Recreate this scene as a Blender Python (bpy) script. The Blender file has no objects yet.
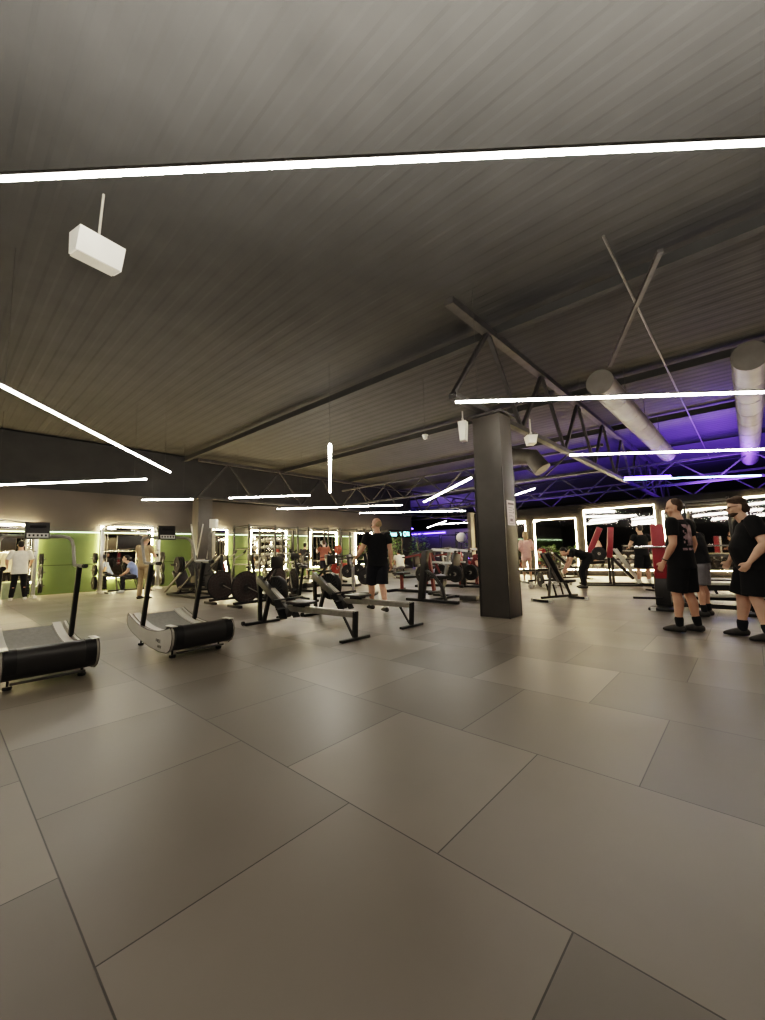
import bpy, bmesh, math, random
from mathutils import Vector, Matrix, noise
random.seed(7)
SC = bpy.context.scene
COL = SC.collection
PI = math.pi
V = Vector
# ------------------------------------------------------------------ camera frame (building axes: X right-forward, Y left-forward)
CAMH = 1.17; FPX = 404.3
PITCH = math.radians(5.93); ROLL = math.radians(1.40); YAW = math.radians(42.08)
_f = V((-math.sin(YAW)*math.cos(PITCH), math.cos(YAW)*math.cos(PITCH), math.sin(PITCH)))
_r0 = V((math.cos(YAW), math.sin(YAW), 0)); _d0 = _f.cross(_r0)
_r = _r0*math.cos(ROLL)+_d0*math.sin(ROLL); _d = -_r0*math.sin(ROLL)+_d0*math.cos(ROLL)
CAMP = V((0, 0, CAMH))
def _ray(u, v): return _r*((u-382.5)/FPX)+_d*((v-510)/FPX)+_f
def G(u, v, z=0.0):
    d = _ray(u, v); p = CAMP+d*((z-CAMH)/d.z); return V((p.x, p.y, z))
def onX(u, v, X):
    d = _ray(u, v); return CAMP+d*(X/d.x)
def onY(u, v, Y):
    d = _ray(u, v); return CAMP+d*(Y/d.y)
cam = bpy.data.objects.new('camera', bpy.data.cameras.new('camera')); COL.objects.link(cam)
m = Matrix((( _r.x, -_d.x, -_f.x), (_r.y, -_d.y, -_f.y), (_r.z, -_d.z, -_f.z))).to_4x4()
cam.matrix_world = Matrix.Translation(CAMP) @ m
cam.data.sensor_fit = 'VERTICAL'; cam.data.sensor_height = 36.0; cam.data.sensor_width = 27.0
cam.data.lens = FPX/1020*36.0; cam.data.clip_end = 200
SC.camera = cam
SC.view_settings.view_transform = 'Filmic'; SC.view_settings.look = 'High Contrast'
SC.view_settings.exposure = 0.6
SC.cycles.max_bounces = 7; SC.cycles.diffuse_bounces = 4; SC.cycles.glossy_bounces = 4
SC.cycles.sample_clamp_indirect = 6
w = bpy.data.worlds.new('world'); SC.world = w; w.use_nodes = True
w.node_tree.nodes['Background'].inputs[0].default_value = (.9, .85, .8, 1)
w.node_tree.nodes['Background'].inputs[1].default_value = 0.03

# ------------------------------------------------------------------ materials
def mat(name, col, rough=.6, metal=0., var=.15, scale=6., bump=0., spec=.5):
    m = bpy.data.materials.new(name); m.use_nodes = True
    nt = m.node_tree; b = nt.nodes['Principled BSDF']
    b.inputs['Roughness'].default_value = rough; b.inputs['Metallic'].default_value = metal
    b.inputs['Specular IOR Level'].default_value = spec
    tc = nt.nodes.new('ShaderNodeTexCoord'); n = nt.nodes.new('ShaderNodeTexNoise')
    n.inputs['Scale'].default_value = scale; n.inputs['Detail'].default_value = 4
    nt.links.new(tc.outputs['Object'], n.inputs['Vector'])
    r = nt.nodes.new('ShaderNodeValToRGB')
    c0 = [max(0, c*(1-var)) for c in col]; c1 = [min(1, c*(1+var)) for c in col]
    r.color_ramp.elements[0].color = (*c0, 1); r.color_ramp.elements[1].color = (*c1, 1)
    r.color_ramp.elements[0].position = .3; r.color_ramp.elements[1].position = .7
    nt.links.new(n.outputs['Fac'], r.inputs['Fac']); nt.links.new(r.outputs['Color'], b.inputs['Base Color'])
    if bump:
        bp = nt.nodes.new('ShaderNodeBump'); bp.inputs['Strength'].default_value = bump
        n2 = nt.nodes.new('ShaderNodeTexNoise'); n2.inputs['Scale'].default_value = scale*15
        nt.links.new(tc.outputs['Object'], n2.inputs['Vector'])
        nt.links.new(n2.outputs['Fac'], bp.inputs['Height']); nt.links.new(bp.outputs['Normal'], b.inputs['Normal'])
    return m
def emit(name, col, s):
    m = bpy.data.materials.new(name); m.use_nodes = True
    b = m.node_tree.nodes['Principled BSDF']
    b.inputs['Base Color'].default_value = (*col, 1)
    b.inputs['Emission Color'].default_value = (*col, 1); b.inputs['Emission Strength'].default_value = s
    return m
M = dict(
    steel=mat('black_steel', (.022, .021, .02), .42, .3, .2, 8),
    frame=mat('grey_steel', (.10, .095, .088), .4, .5, .2, 8),
    graph=mat('graphite_plastic', (.028, .025, .023), .4, 0, .1, 5),
    silver=mat('brushed_aluminium', (.62, .6, .56), .32, .9, .08, 20),
    chrome=mat('chrome', (.75, .74, .72), .15, 1, .04, 10),
    rail=mat('satin_rail', (.33, .31, .27), .35, .6, .1, 12),
    lgrey=mat('light_grey_shell', (.47, .44, .38), .42, 0, .05, 4),
    belt=mat('rubber_belt', (.22, .21, .185), .7, 0, .1, 25, .1),
    rubber=mat('black_rubber', (.018, .017, .016), .75, 0, .2, 12, .1),
    pad=mat('black_vinyl', (.028, .024, .024), .38, 0, .15, 9),
    white=mat('white_plastic', (.74, .72, .66), .45, 0, .04, 5),
    red=mat('red_powdercoat', (.27, .03, .04), .42, 0, .1, 6),
    dred=mat('dark_red_steel', (.17, .035, .03), .45, .1, .15, 6),
    plate=mat('iron_plate', (.035, .032, .03), .5, .4, .25, 14),
    rplate=mat('red_bumper_rubber', (.3, .05, .035), .6, 0, .15, 10),
    skin=mat('skin', (.60, .35, .245), .5, 0, .07, 7),
    skin2=mat('pale_skin', (.66, .42, .31), .5, 0, .07, 7),
    black=mat('black_cotton', (.006, .0055, .006), .9, 0, .3, 18, .2),
    char=mat('charcoal_cotton', (.035, .034, .04), .9, 0, .2, 16, .2),
    navy=mat('navy_cotton', (.012, .012, .017), .9, 0, .2, 16, .2),
    cream=mat('white_cotton', (.72, .68, .58), .85, 0, .06, 10, .2),
    blue=mat('pale_blue_cotton', (.30, .38, .62), .85, 0, .1, 10, .2),
    tan=mat('tan_cotton', (.42, .31, .18), .85, 0, .1, 10, .2),
    grey=mat('grey_cotton', (.20, .19, .2), .85, 0, .1, 10, .2),
    pink=mat('pink_cotton', (.75, .46, .40), .85, 0, .08, 10, .2),
    hairb=mat('brown_hair', (.06, .035, .02), .7, 0, .35, 60, .3),
    hairk=mat('dark_hair', (.015, .011, .009), .6, 0, .35, 60, .3),
    hairl=mat('fair_hair', (.34, .25, .14), .7, 0, .3, 60, .3),
    shoe=mat('dark_shoe', (.045, .04, .035), .6, 0, .25, 20, .2),
    wshoe=mat('white_shoe', (.6, .58, .54), .6, 0, .1, 20, .1),
    lip=mat('lip', (.35, .13, .11), .5, 0, .1, 8),
    eye=mat('eye', (.03, .02, .02), .2, 0, .1, 8),
    leaf=mat('green_leaf', (.17, .28, .09), .5, 0, .5, 9),
    pot=mat('dark_pot', (.06, .05, .045), .5, 0, .15, 8),
    duct=mat('galvanised_duct', (.095, .085, .075), .55, .2, .2, 3, .05),
    truss=mat('painted_truss', (.04, .037, .036), .6, .1, .25, 5),
    mirror=None, glow=None)
mm = bpy.data.materials.new('mirror_glass'); mm.use_nodes = True
b = mm.node_tree.nodes['Principled BSDF']; b.inputs['Metallic'].default_value = 1; b.inputs['Roughness'].default_value = .03
b.inputs['Base Color'].default_value = (.62, .60, .58, 1); M['mirror'] = mm
M['warm'] = emit('warm_white_led', (1, .93, .82), 42)
M['warm_thin'] = emit('warm_mirror_led', (1, .80, .46), 85)
M['wall_led'] = emit('wall_edge_led', (.72, 1, .62), 3.2)
M['cyan'] = emit('cyan_display', (.35, .95, .92), 3.0)
M['blue_led'] = emit('blue_led', (.10, .05, 1), 28)
M['blue_dim'] = emit('blue_led_soft', (.16, .10, 1), 6)
M['cool_led'] = emit('cool_led', (.45, .85, 1), 14)

def floor_mat():
    m = bpy.data.materials.new('rubber_gym_tiles'); m.use_nodes = True
    nt = m.node_tree; b = nt.nodes['Principled BSDF']; L = nt.links.new
    tc = nt.nodes.new('ShaderNodeTexCoord'); mp = nt.nodes.new('ShaderNodeMapping')
    # joints: rows along X, row edges at Y = .385 + n; bricks of 1 m, half offset
    mp.inputs['Location'].default_value = (40+.005, 40-.382, 0)
    L(tc.outputs['Object'], mp.inputs['Vector'])
    def brick(c1, c2, ms):
        br = nt.nodes.new('ShaderNodeTexBrick'); br.offset = .5; br.offset_frequency = 2; br.squash = 1
        br.inputs['Scale'].default_value = 1; br.inputs['Brick Width'].default_value = 1.0; br.inputs['Row Height'].default_value = 1.0
        br.inputs['Mortar Size'].default_value = ms; br.inputs['Mortar Smooth'].default_value = .3
        br.inputs['Color1'].default_value = (*c1, 1); br.inputs['Color2'].default_value = (*c2, 1)
        br.inputs['Mortar'].default_value = (.03, .026, .022, 1); L(mp.outputs[0], br.inputs['Vector']); return br
    br = brick((.106, .092, .077), (.200, .174, .144), .0035)
    n = nt.nodes.new('ShaderNodeTexNoise'); n.inputs['Scale'].default_value = 1.3; n.inputs['Detail'].default_value = 6
    L(tc.outputs['Object'], n.inputs['Vector'])
    r = nt.nodes.new('ShaderNodeMapRange'); r.inputs['To Min'].default_value = .78; r.inputs['To Max'].default_value = 1.2
    L(n.outputs['Fac'], r.inputs['Value'])
    mx = nt.nodes.new('ShaderNodeMix'); mx.data_type = 'RGBA'; mx.blend_type = 'MULTIPLY'; mx.inputs[0].default_value = 1
    L(br.outputs['Color'], mx.inputs[6]); L(r.outputs[0], mx.inputs[7]); L(mx.outputs[2], b.inputs['Base Color'])
    r2 = nt.nodes.new('ShaderNodeMapRange'); r2.inputs['To Min'].default_value = .30; r2.inputs['To Max'].default_value = .52
    L(n.outputs['Fac'], r2.inputs['Value']); L(r2.outputs[0], b.inputs['Roughness'])
    b.inputs['Specular IOR Level'].default_value = .5
    bp = nt.nodes.new('ShaderNodeBump'); bp.inputs['Strength'].default_value = .35; bp.inputs['Distance'].default_value = .02; bp.invert = True
    L(br.outputs['Fac'], bp.inputs['Height'])
    n3 = nt.nodes.new('ShaderNodeTexNoise'); n3.inputs['Scale'].default_value = 220
    L(tc.outputs['Object'], n3.inputs['Vector'])
    b2 = nt.nodes.new('ShaderNodeBump'); b2.inputs['Strength'].default_value = .05; b2.inputs['Distance'].default_value = .002
    L(n3.outputs['Fac'], b2.inputs['Height']); L(bp.outputs['Normal'], b2.inputs['Normal']); L(b2.outputs['Normal'], b.inputs['Normal'])
    return m
M['floor'] = floor_mat()
M['deck'] = mat('charcoal_roof_deck', (.034, .033, .032), .85, 0, .12, 1.5)
M['wall'] = mat('warm_grey_wall', (.085, .075, .068), .85, 0, .06, 1)
M['wallk'] = mat('black_wall', (.012, .011, .011), .9, 0, .1, 1, 0, .08)
M['green'] = mat('green_wall_panel', (.105, .15, .05), .6, 0, .06, 2)
M['pillar'] = mat('charcoal_pillar_paint', (.062, .056, .05), .5, 0, .12, 3, .05)
M['paper'] = mat('paper', (.80, .72, .72), .7, 0, .03, 3)
M['ink'] = mat('ink', (.25, .2, .22), .7, 0, .1, 3)

# ------------------------------------------------------------------ mesh builder
class MB:
    def __init__(s): s.v = []; s.f = []
    def add(s, vs, fs, mtx=None):
        n = len(s.v)
        s.v += [tuple(mtx @ V(p)) if mtx else tuple(p) for p in vs]
        s.f += [tuple(n+i for i in f) for f in fs]; return s
    def box(s, x0, x1, y0, y1, z0, z1, bev=0):
        if bev:
            bm = bmesh.new(); bmesh.ops.create_cube(bm, size=1)
            for q in bm.verts: q.co = V(((x0+x1)/2+q.co.x*(x1-x0), (y0+y1)/2+q.co.y*(y1-y0), (z0+z1)/2+q.co.z*(z1-z0)))
            bmesh.ops.bevel(bm, geom=bm.edges[:]+bm.verts[:], offset=bev, segments=2, affect='EDGES', profile=.5)
            bm.verts.index_update(); s.add([q.co[:] for q in bm.verts], [[q.index for q in f.verts] for f in bm.faces]); bm.free(); return s
        vs = [(x, y, z) for x in (x0, x1) for y in (y0, y1) for z in (z0, z1)]
        return s.add(vs, [(0, 1, 3, 2), (4, 6, 7, 5), (0, 4, 5, 1), (2, 3, 7, 6), (0, 2, 6, 4), (1, 5, 7, 3)])
    def bar(s, p, q, w=.05, h=None, up=(0, 0, 1), bev=0):
        p = V(p); q = V(q); h = h or w; a = (q-p); L = a.length; a.normalize(); up = V(up)
        if abs(a.dot(up)) > .98: up = V((1, 0, 0))
        sd = a.cross(up).normalized(); u = sd.cross(a)
        mt = Matrix(((sd.x, a.x, u.x, p.x), (sd.y, a.y, u.y, p.y), (sd.z, a.z, u.z, p.z), (0, 0, 0, 1)))
        t = MB().box(-w/2, w/2, 0, L, -h/2, h/2, bev); return s.add(t.v, t.f, mt)
    def tube(s, pts, r=.02, n=10, closed=False):
        pts = [V(p) for p in pts]; N = len(pts); base = len(s.v); rr = r if isinstance(r, (list, tuple)) else [r]*N
        ref = None; rings = []
        for i, p in enumerate(pts):
            a = (pts[(i+1) % N]-pts[i-1]) if closed or 0 < i < N-1 else (pts[1]-pts[0] if i == 0 else pts[-1]-pts[-2])
            a.normalize()
            if ref is None: ref = V((0, 0, 1)) if abs(a.z) < .9 else V((1, 0, 0))
            sd = a.cross(ref).normalized(); ref = sd.cross(a)
            for k in range(n):
                t = 2*PI*k/n; s.v.append(tuple(p+sd*math.cos(t)*rr[i]+ref*math.sin(t)*rr[i]))
        for i in range(N-1 if not closed else N):
            for k in range(n):
                a = base+i*n+k; b = base+i*n+(k+1) % n; j = ((i+1) % N)
                s.f.append((a, b, base+j*n+(k+1) % n, base+j*n+k))
        if not closed:
            s.f.append(tuple(base+k for k in reversed(range(n)))); s.f.append(tuple(base+(N-1)*n+k for k in range(n)))
        return s
    def lathe(s, prof, c=(0, 0, 0), ax='z', n=28):
        base = len(s.v); c = V(c)
        for (r, h) in prof:
            for k in range(n):
                t = 2*PI*k/n; x, y = r*math.cos(t), r*math.sin(t)
                p = {'z': (x, y, h), 'x': (h, x, y), 'y': (y, h, x)}[ax]; s.v.append(tuple(c+V(p)))
        for i in range(len(prof)-1):
            for k in range(n):
                s.f.append((base+i*n+k, base+i*n+(k+1) % n, base+(i+1)*n+(k+1) % n, base+(i+1)*n+k))
        s.f.append(tuple(base+k for k in reversed(range(n)))); s.f.append(tuple(base+(len(prof)-1)*n+k for k in range(n)))
        return s
    def prism(s, poly, a0, a1, ax='y'):
        n = len(poly); mk = {'y': lambda p, a: (p[0], a, p[1]), 'x': lambda p, a: (a, p[0], p[1]), 'z': lambda p, a: (p[0], p[1], a)}[ax]
        base = len(s.v); s.v += [mk(p, a0) for p in poly]+[mk(p, a1) for p in poly]
        s.f.append(tuple(base+i for i in range(n))); s.f.append(tuple(base+n+i for i in reversed(range(n))))
        for i in range(n): s.f.append((base+i, base+(i+1) % n, base+n+(i+1) % n, base+n+i))
        return s
    def ell(s, c, r, n=12):
        c = V(c); vs = []; fs = []
        for i in range(1, n):
            t = PI*i/n
            for k in range(n): a = 2*PI*k/n; vs.append((c.x+r[0]*math.sin(t)*math.cos(a), c.y+r[1]*math.sin(t)*math.sin(a), c.z+r[2]*math.cos(t)))
        for i in range(n-2):
            for k in range(n): fs.append((i*n+k, i*n+n+k, i*n+n+(k+1) % n, i*n+(k+1) % n))
        vs += [(c.x, c.y, c.z+r[2]), (c.x, c.y, c.z-r[2])]; T = len(vs)-2
        for k in range(n): fs.append((T, k, (k+1) % n)); fs.append((T+1, (n-2)*n+(k+1) % n, (n-2)*n+k))
        return s.add(vs, fs)
    def build(s, name, m, parent=None, smooth=True, loc=None, props=None):
        me = bpy.data.meshes.new(name); me.from_pydata(s.v, [], s.f)
        bm = bmesh.new(); bm.from_mesh(me); bmesh.ops.recalc_face_normals(bm, faces=bm.faces); bm.to_mesh(me); bm.free()
        me.materials.append(M[m] if isinstance(m, str) else m)
        if smooth:
            me.polygons.foreach_set('use_smooth', [True]*len(me.polygons))
            try: me.set_sharp_from_angle(angle=math.radians(35))
            except Exception: pass
        o = bpy.data.objects.new(name, me); COL.objects.link(o)
        if parent: o.parent = parent
        if loc is not None: o.location = loc
        if props:
            for k, v in props.items(): o[k] = v
        return o
def tag(o, label, cat, group=None, kind=None):
    o['label'] = label; o['category'] = cat
    if group: o['group'] = group
    if kind: o['kind'] = kind
    return o
def thing(name, label, cat, loc=(0, 0, 0), rz=0, group=None):
    o = bpy.data.objects.new(name, None); COL.objects.link(o); o.empty_display_size = .1
    o.location = loc; o.rotation_euler = (0, 0, rz); return tag(o, label, cat, group)
def struct(o): o['kind'] = 'structure'; return o
KIDS = {}
def dup(root, loc, rz=0, label=None, group=None, rot=None):
    def cp(o, par):
        c = o.copy(); COL.objects.link(c); c.parent = par
        for ch in o.children: cp(ch, c)
        return c
    r = root.copy(); COL.objects.link(r)
    for ch in root.children: cp(ch, r)
    r.location = loc; r.rotation_euler = rot or (0, 0, rz)
    if label: r['label'] = label
    if group: r['group'] = group
    return r
def arc(c, r, a0, a1, n=8, plane='xz'):
    out = []
    for i in range(n+1):
        t = math.radians(a0+(a1-a0)*i/n); a, b = r*math.cos(t), r*math.sin(t)
        out.append({'xz': (c[0]+a, c[1], c[2]+b), 'yz': (c[0], c[1]+a, c[2]+b), 'xy': (c[0]+a, c[1]+b, c[2])}[plane])
    return out

# ------------------------------------------------------------------ setting
WX = -17.9   # green wall
MY = 18.0    # mirror wall
struct(MB().box(-44, 9, -18, 42, -.1, 0).build('floor', 'floor', smooth=False))
prof = []; y = -18.0
while y < 42:
    prof += [(y, 5.55), (y+.11, 5.55), (y+.15, 5.557), (y+.26, 5.557), (y+.30, 5.55)]; y += .30
vs = [(-44, a, z) for a, z in prof]+[(9, a, z) for a, z in prof]; n = len(prof)
struct(MB().add(vs, [(i, i+1, n+i+1, n+i) for i in range(n-1)]).build('ceiling', 'deck', smooth=False))
struct(MB().box(WX-.3, WX, -18, 22.9, 0, 3.62).build('wall_left', 'wall', smooth=False))
struct(MB().box(WX-.3, WX-.04, -18, 22.9, 3.62, 5.5).build('wall_left_upper', 'deck', smooth=False))
struct(MB().box(WX+.001, WX+.03, -18, 16.9, 0, 2.12).build('trim_1', 'green', smooth=False))
struct(MB().box(WX+.03, WX+.036, -18, 16.9, .98, .995).build('trim_2', 'wallk', smooth=False))
struct(MB().box(-44, 9, -18.2, -18, 0, 5.6).build('wall_behind', 'wallk', smooth=False))
struct(MB().box(9, 9.2, -18, 42, 0, 5.6).build('wall_right', 'wallk', smooth=False))
struct(MB().box(-44, 9, 42, 42.2, 0, 5.6).build('wall_far', 'wallk', smooth=False))
struct(MB().box(-44.2, -44, 21.9, 42, 0, 5.6).build('wall_far_left', 'wallk', smooth=False))
struct(MB().box(-44, WX-.3, 22.6, 22.9, 0, 5.6).build('wall_return', 'wallk', smooth=False))
struct(MB().box(-10.1, 8.9, MY, MY+.2, 0, 2.95).build('wall_back', 'wallk', smooth=False))
struct(MB().box(-33, -12, 35.2, 35.4, 0, 3.3).build('wall_purple', 'wall', smooth=False))
struct(MB().box(-10.3, -10.1, MY-.35, MY+.2, 0, 3.0).build('trim_3', 'wall', smooth=False))
tag(MB().tube([(WX+.05, -18, 2.14), (WX+.05, 16.9, 2.14)], .014, 6).build('wall_edge_light', 'wall_led'), 'thin pale green light line running along the top of the green wall', 'light strip')

# pillars
def pillar(x0, x1, y0, y1, label):
    p = thing('square_pillar', label, 'pillar', ((x0+x1)/2, (y0+y1)/2, 0)); hx = (x1-x0)/2; hy = (y1-y0)/2
    MB().box(-hx, hx, -hy, hy, 0, 3.62, .015).build('shaft', 'pillar', p)
    e = MB()
    for sx in (-1, 1):
        for sy in (-1, 1):
            e.box(sx*hx-.012, sx*hx+.004 if sx > 0 else sx*hx+.012, sy*hy-.012, sy*hy+.012, 0, 2.6)
    e.build('corner_guard', 'graph', p)
    MB().box(-hx-.06, hx+.06, -hy-.06, hy+.06, 3.58, 3.62).build('cap_plate', 'truss', p); return p
pillar(-3.63, -3.09, 6.56, 7.02, 'broad charcoal square pillar in the middle of the floor with a notice on it')
pillar(-17.55, -16.95, 7.3, 7.9, 'dark square pillar close to the green wall behind the weight sled machine')
n_ = thing('paper_notice', 'pale pink paper notice with printed lines stuck on the central pillar', 'notice', (-3.085, 6.80, 1.58))
MB().box(0, .004, -.15, .15, 0, .44).build('sheet', 'paper', n_)
t = MB()
t.box(.004, .006, -.11, .12, .365, .40)
for k in range(4): t.box(.004, .006, -.10, .06-.02*(k % 2), .31-.045*k, .318-.045*k)
for z in (.305, .25): t.box(.004, .006, .085, .105, z-.03, z)
for y0, y1, z0, z1 in ((-.1, .1, .155, .16), (-.1, .1, .03, .035), (-.1, -.094, .03, .16), (.094, .1, .03, .16), (-.05, .05, .07, .12)): t.box(.004, .006, y0, y1, z0, z1)
t.build('printing', 'ink', n_)

# roof steelwork
def bar_thing(name, label, cat, p, q, w, h, m='truss', group=None):
    o = MB().bar(p, q, w, h).build(name, m, smooth=False); return tag(o, label, cat, group)
def truss(x, y0, y1, zb, zt, label, step=1.35):
    t = thing('roof_truss', label, 'truss', (x, y0, 0)); L = y1-y0
    MB().bar((0, 0, zb), (0, L, zb), .14, .10).build('bottom_chord', 'truss', t, False)
    MB().bar((0, 0, zt), (0, L, zt), .16, .12).build('top_chord', 'truss', t, False)
    k = 0; y = 0
    while y+step <= L+.01:
        a, b = (zb, zt) if k % 2 == 0 else (zt, zb)
        MB().bar((0, y, a), (0, y+step, b), .07, .07).build('web_bar', 'truss', t, False); y += step; k += 1
truss(-3.37, 5.5, 29.8, 3.67, 5.3, 'long zigzag roof truss resting on the central pillar')
truss(-17.25, 7.4, 31.7, 3.67, 5.3, 'zigzag roof truss above the green wall beside the left pillar')
for Y, lb in ((7.1, 'dark roof beam crossing above the central pillar'), (11.7, 'dark roof beam second beyond the central pillar with purple light on it'), (16.2, 'dark roof beam just before the mirror wall'), (20.8, 'dark roof beam just beyond the mirror wall'), (26, 'dark roof beam over the far purple area')):
    b_ = thing('roof_beam', lb, 'beam', (0, Y, 0))
    MB().box(-43.5, 8.8, -.07, .07, 5.30, 5.32).build('lower_flange', 'deck', b_, False)
    MB().box(-43.5, 8.8, -.012, .012, 5.32, 5.5).build('web_plate', 'deck', b_, False)
def xtruss(Y, x0, x1, zb, zt, label, step=1.1):
    t = thing('lattice_girder', label, 'girder', (x0, Y, 0)); L = x1-x0
    MB().bar((0, 0, zb), (L, 0, zb), .1, .08).build('bottom_chord', 'truss', t, False)
    MB().bar((0, 0, zt), (L, 0, zt), .1, .08).build('top_chord', 'truss', t, False)
    x = 0; k = 0
    while x+step <= L:
        a, b = (zb, zt) if k % 2 == 0 else (zt, zb)
        MB().bar((x, 0, a), (x+step, 0, b), .05, .05).build('web_bar', 'truss', t, False); x += step; k += 1
xtruss(19.2, -14, 8, 3.5, 4.4, 'low lattice girder just behind the mirror wall')
xtruss(24.0, -26, 8, 3.5, 4.4, 'low lattice girder further beyond the mirror wall')
xtruss(15.0, -16.5, -3.4, 3.75, 4.6, 'lattice girder between the left wall and the central truss')
for i, (p, q) in enumerate([((-1.95, 9.7, 5.1), (-.55, 6.3, 5.1))]):
    bar_thing('diagonal_brace', ['slanting roof brace between the first two beams right of the pillar'][i], 'brace', p, q, .07, .05)
# conduits along Y
for i, x in enumerate((-1.05,)):
    tag(MB().tube([(x, 5.5, 5.12), (x, 24, 5.12)], .018, 6).build('conduit_pipe', 'frame'), ['thin straight conduit under the roof right of the pillar', 'thin straight conduit under the roof left of the pillar'][i], 'pipe')
# ducts
def duct(pts, r, label, hang=True, end='flare'):
    d = thing('air_duct', label, 'duct', tuple(pts[0])); o0 = V(pts[0])
    P = [V(p)-o0 for p in pts]; MB().tube(P, r, 24).build('pipe', 'duct', d)
    L = (P[-1]-P[0]).length; a = (P[1]-P[0]).normalized(); k = 0
    while k*1.2 < (P[1]-P[0]).length:
        c = P[0]+a*(k*1.2); MB().tube([c-a*.02, c+a*.02], r+.005, 24).build('joint_ring', 'duct', d); k += 1
    if hang:
        k = 1
        while k*2.4 < (P[1]-P[0]).length:
            c = P[0]+a*(k*2.4); MB().tube([c+V((0, 0, r)), V((c.x, c.y, 5.5-o0.z))], .008, 5).build('hanger_wire', 'truss', d); k += 1
duct([(-1.9, 8.5, 4.35), (-1.9, 17.2, 4.35)], .24, 'round metal duct running away right of the pillar, purple lit at its end')
duct([(.28, 9.6, 4.5), (.28, 21.5, 4.5)], .26, 'round metal duct at the right edge with a flared mouth')
duct([(-6.2, 12.6, 4.15), (-5.4, 12.6, 4.15), (-4.9, 12.6, 4.05), (-4.6, 12.6, 3.6)], .27, 'short round duct with a bent end just behind the pillar')

# ------------------------------------------------------------------ LED tubes (real lights)
def tube_light(p, q, label, m='warm', r=.021, z=3.5, group='white tube lights hung from the roof'):
    p = V((p[0], p[1], z)); q = V((q[0], q[1], z)); L = (q-p).length
    t = thing('tube_light', label, 'light', p, math.atan2(q.y-p.y, q.x-p.x), group)
    MB().tube([(0, 0, 0), (L, 0, 0)], r, 12).build('glowing_tube', m, t)
    MB().box(.0, L, -.010, .010, r, r+.022).build('housing', 'graph', t, False)
    for x in (.35, L-.35): MB().tube([(x, 0, r+.03), (x, 0, 5.54-z)], .004, 5).build('suspension_wire', 'truss', t)
    return t
S = 4.8*.97; dx, dy = 3.64, 3.10
tube_light((-3.85, -.42), (1.6, 4.27), 'long tube light nearest the camera crossing the top of the picture', r=.016)
tube_light((-3.26, 5.40), (1.5, 9.5), 'bright tube light passing in front of the central pillar top')
tube_light((-3.19, 10.68), (1.6, 14.8), 'tube light in the second row beyond the pillar on the right')
t12 = tube_light((-3.1, 16.2), (1.6, 20.1), 'tube light with a blue tint at its left end near the mirror wall', 'cool_led')
tube_light((-7.0, .28), (-11.65, 4.22), 'tube light slanting down at the left above the nearer treadmill')
tube_light((-16.1, .9), (-12.3, 3.84), 'thin looking tube light at far left close to the green wall', z=3.35)
tube_light((-16.9, 5.17), (-15.6, 6.5), 'short looking tube light ending at the left pillar', z=3.35)
tube_light((-15.51, 7.9), (-12.88, 9.95), 'tube light over the racks just right of the left pillar')
tube_light((-16.7, 10.95), (-12.0, 14.7), 'tube light over the power racks near the wall corner', z=3.35)
tube_light((-15.9, 15.7), (-11.7, 19.9), 'tube light beside the end of the grey wall', z=3.35)
tube_light((-6.55, 5.61), (-11.73, 10.02), 'tube light pointing straight away, seen upright above the walking man', r=.036)
tube_light((-11.4, 15.6), (-6.57, 11.62), 'tube light tilted upward just left of the pillar', r=.03)
tube_light((-8.23, 17.6), (-6.1, 15.7), 'tube light just right of the pillar tilted upward')
tube_light((-12.7, 28.65), (-9.5, 25.4), 'far tube light behind the pillar beyond the mirror wall')
tube_light((-24, 33.3), (-17.8, 27.22), 'tube light in the purple area tilted upward')
tube_light((-21.5, 37), (-17.5, 32.5), 'farthest tube light in the purple area beside the plant')
tube_light((-20.5, 30.0), (-16.0, 31.0), 'level tube light in the purple area beside the pillar')
tube_light((3.2, -3.6), (6.8, -.5), 'tube light behind the camera on the right')
tube_light((3.4, 6), (7.0, 9.1), 'tube light far to the right of the group of men')
tube_light((3.4, 11.2), (7.0, 14.3), 'tube light far to the right near the mirrors')
tube_light((-7.5, -5), (-3.9, -1.9), 'tube light behind the camera on the left')
for i, (x, y) in enumerate(((-10.5, -3.5), (-3.4, -6.2), (-8.5, -10.5), (-13, -9), (1.5, -9.5), (-2.5, -13.5), (-9.5, -15.5))):
    tube_light((x, y), (x+4.2, y+3.6), 'tube light behind the camera seen only in the mirrors, ' + ('first', 'second', 'third', 'fourth', 'fifth', 'sixth', 'seventh')[i]+' from the room middle')
# blue lights
for i, (p, q, z) in enumerate([((-3.15, 16.55), (-1.9, 17.5), 3.62), ((-8.5, 18.35), (-4.2, 18.35), 2.85), ((-3.6, 18.35), (3.4, 18.35), 2.85), ((-32, 34.9), (-23, 34.9), 3.0), ((-22, 34.9), (-13, 34.9), .35), ((-26, 25.5), (-22.5, 29.0), 3.2)]):
    tag(MB().tube([(p[0], p[1], z), (q[0], q[1], z)], .03, 8).build('blue_light_strip', 'blue_led'), ['short blue light strip by the roof truss above the right hand tubes', 'blue light strip behind the mirror wall top right of the pillar', 'blue light strip behind the mirror wall top above the two men', 'blue light strip in the far left of the purple area', 'blue light strip in the middle of the purple area', 'slanting blue light strip by the end of the grey wall'][i], 'light strip', 'blue light strips')
def add_deck_fill(p, q, z, e):  # added area lamp without a fixture, brightens the deck over the nearest tube
    L = (V(q)-V(p)).length; l = bpy.data.lights.new('unseen_deck_fill', 'AREA'); l.energy = e; l.color = (1, .95, .85); l.shape = 'RECTANGLE'; l.size = L; l.size_y = .06
    o = bpy.data.objects.new('unseen_deck_fill', l); COL.objects.link(o); o.location = ((p[0]+q[0])/2, (p[1]+q[1])/2, z); o.rotation_euler = (PI, 0, math.atan2(q[1]-p[1], q[0]-p[0]))
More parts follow.
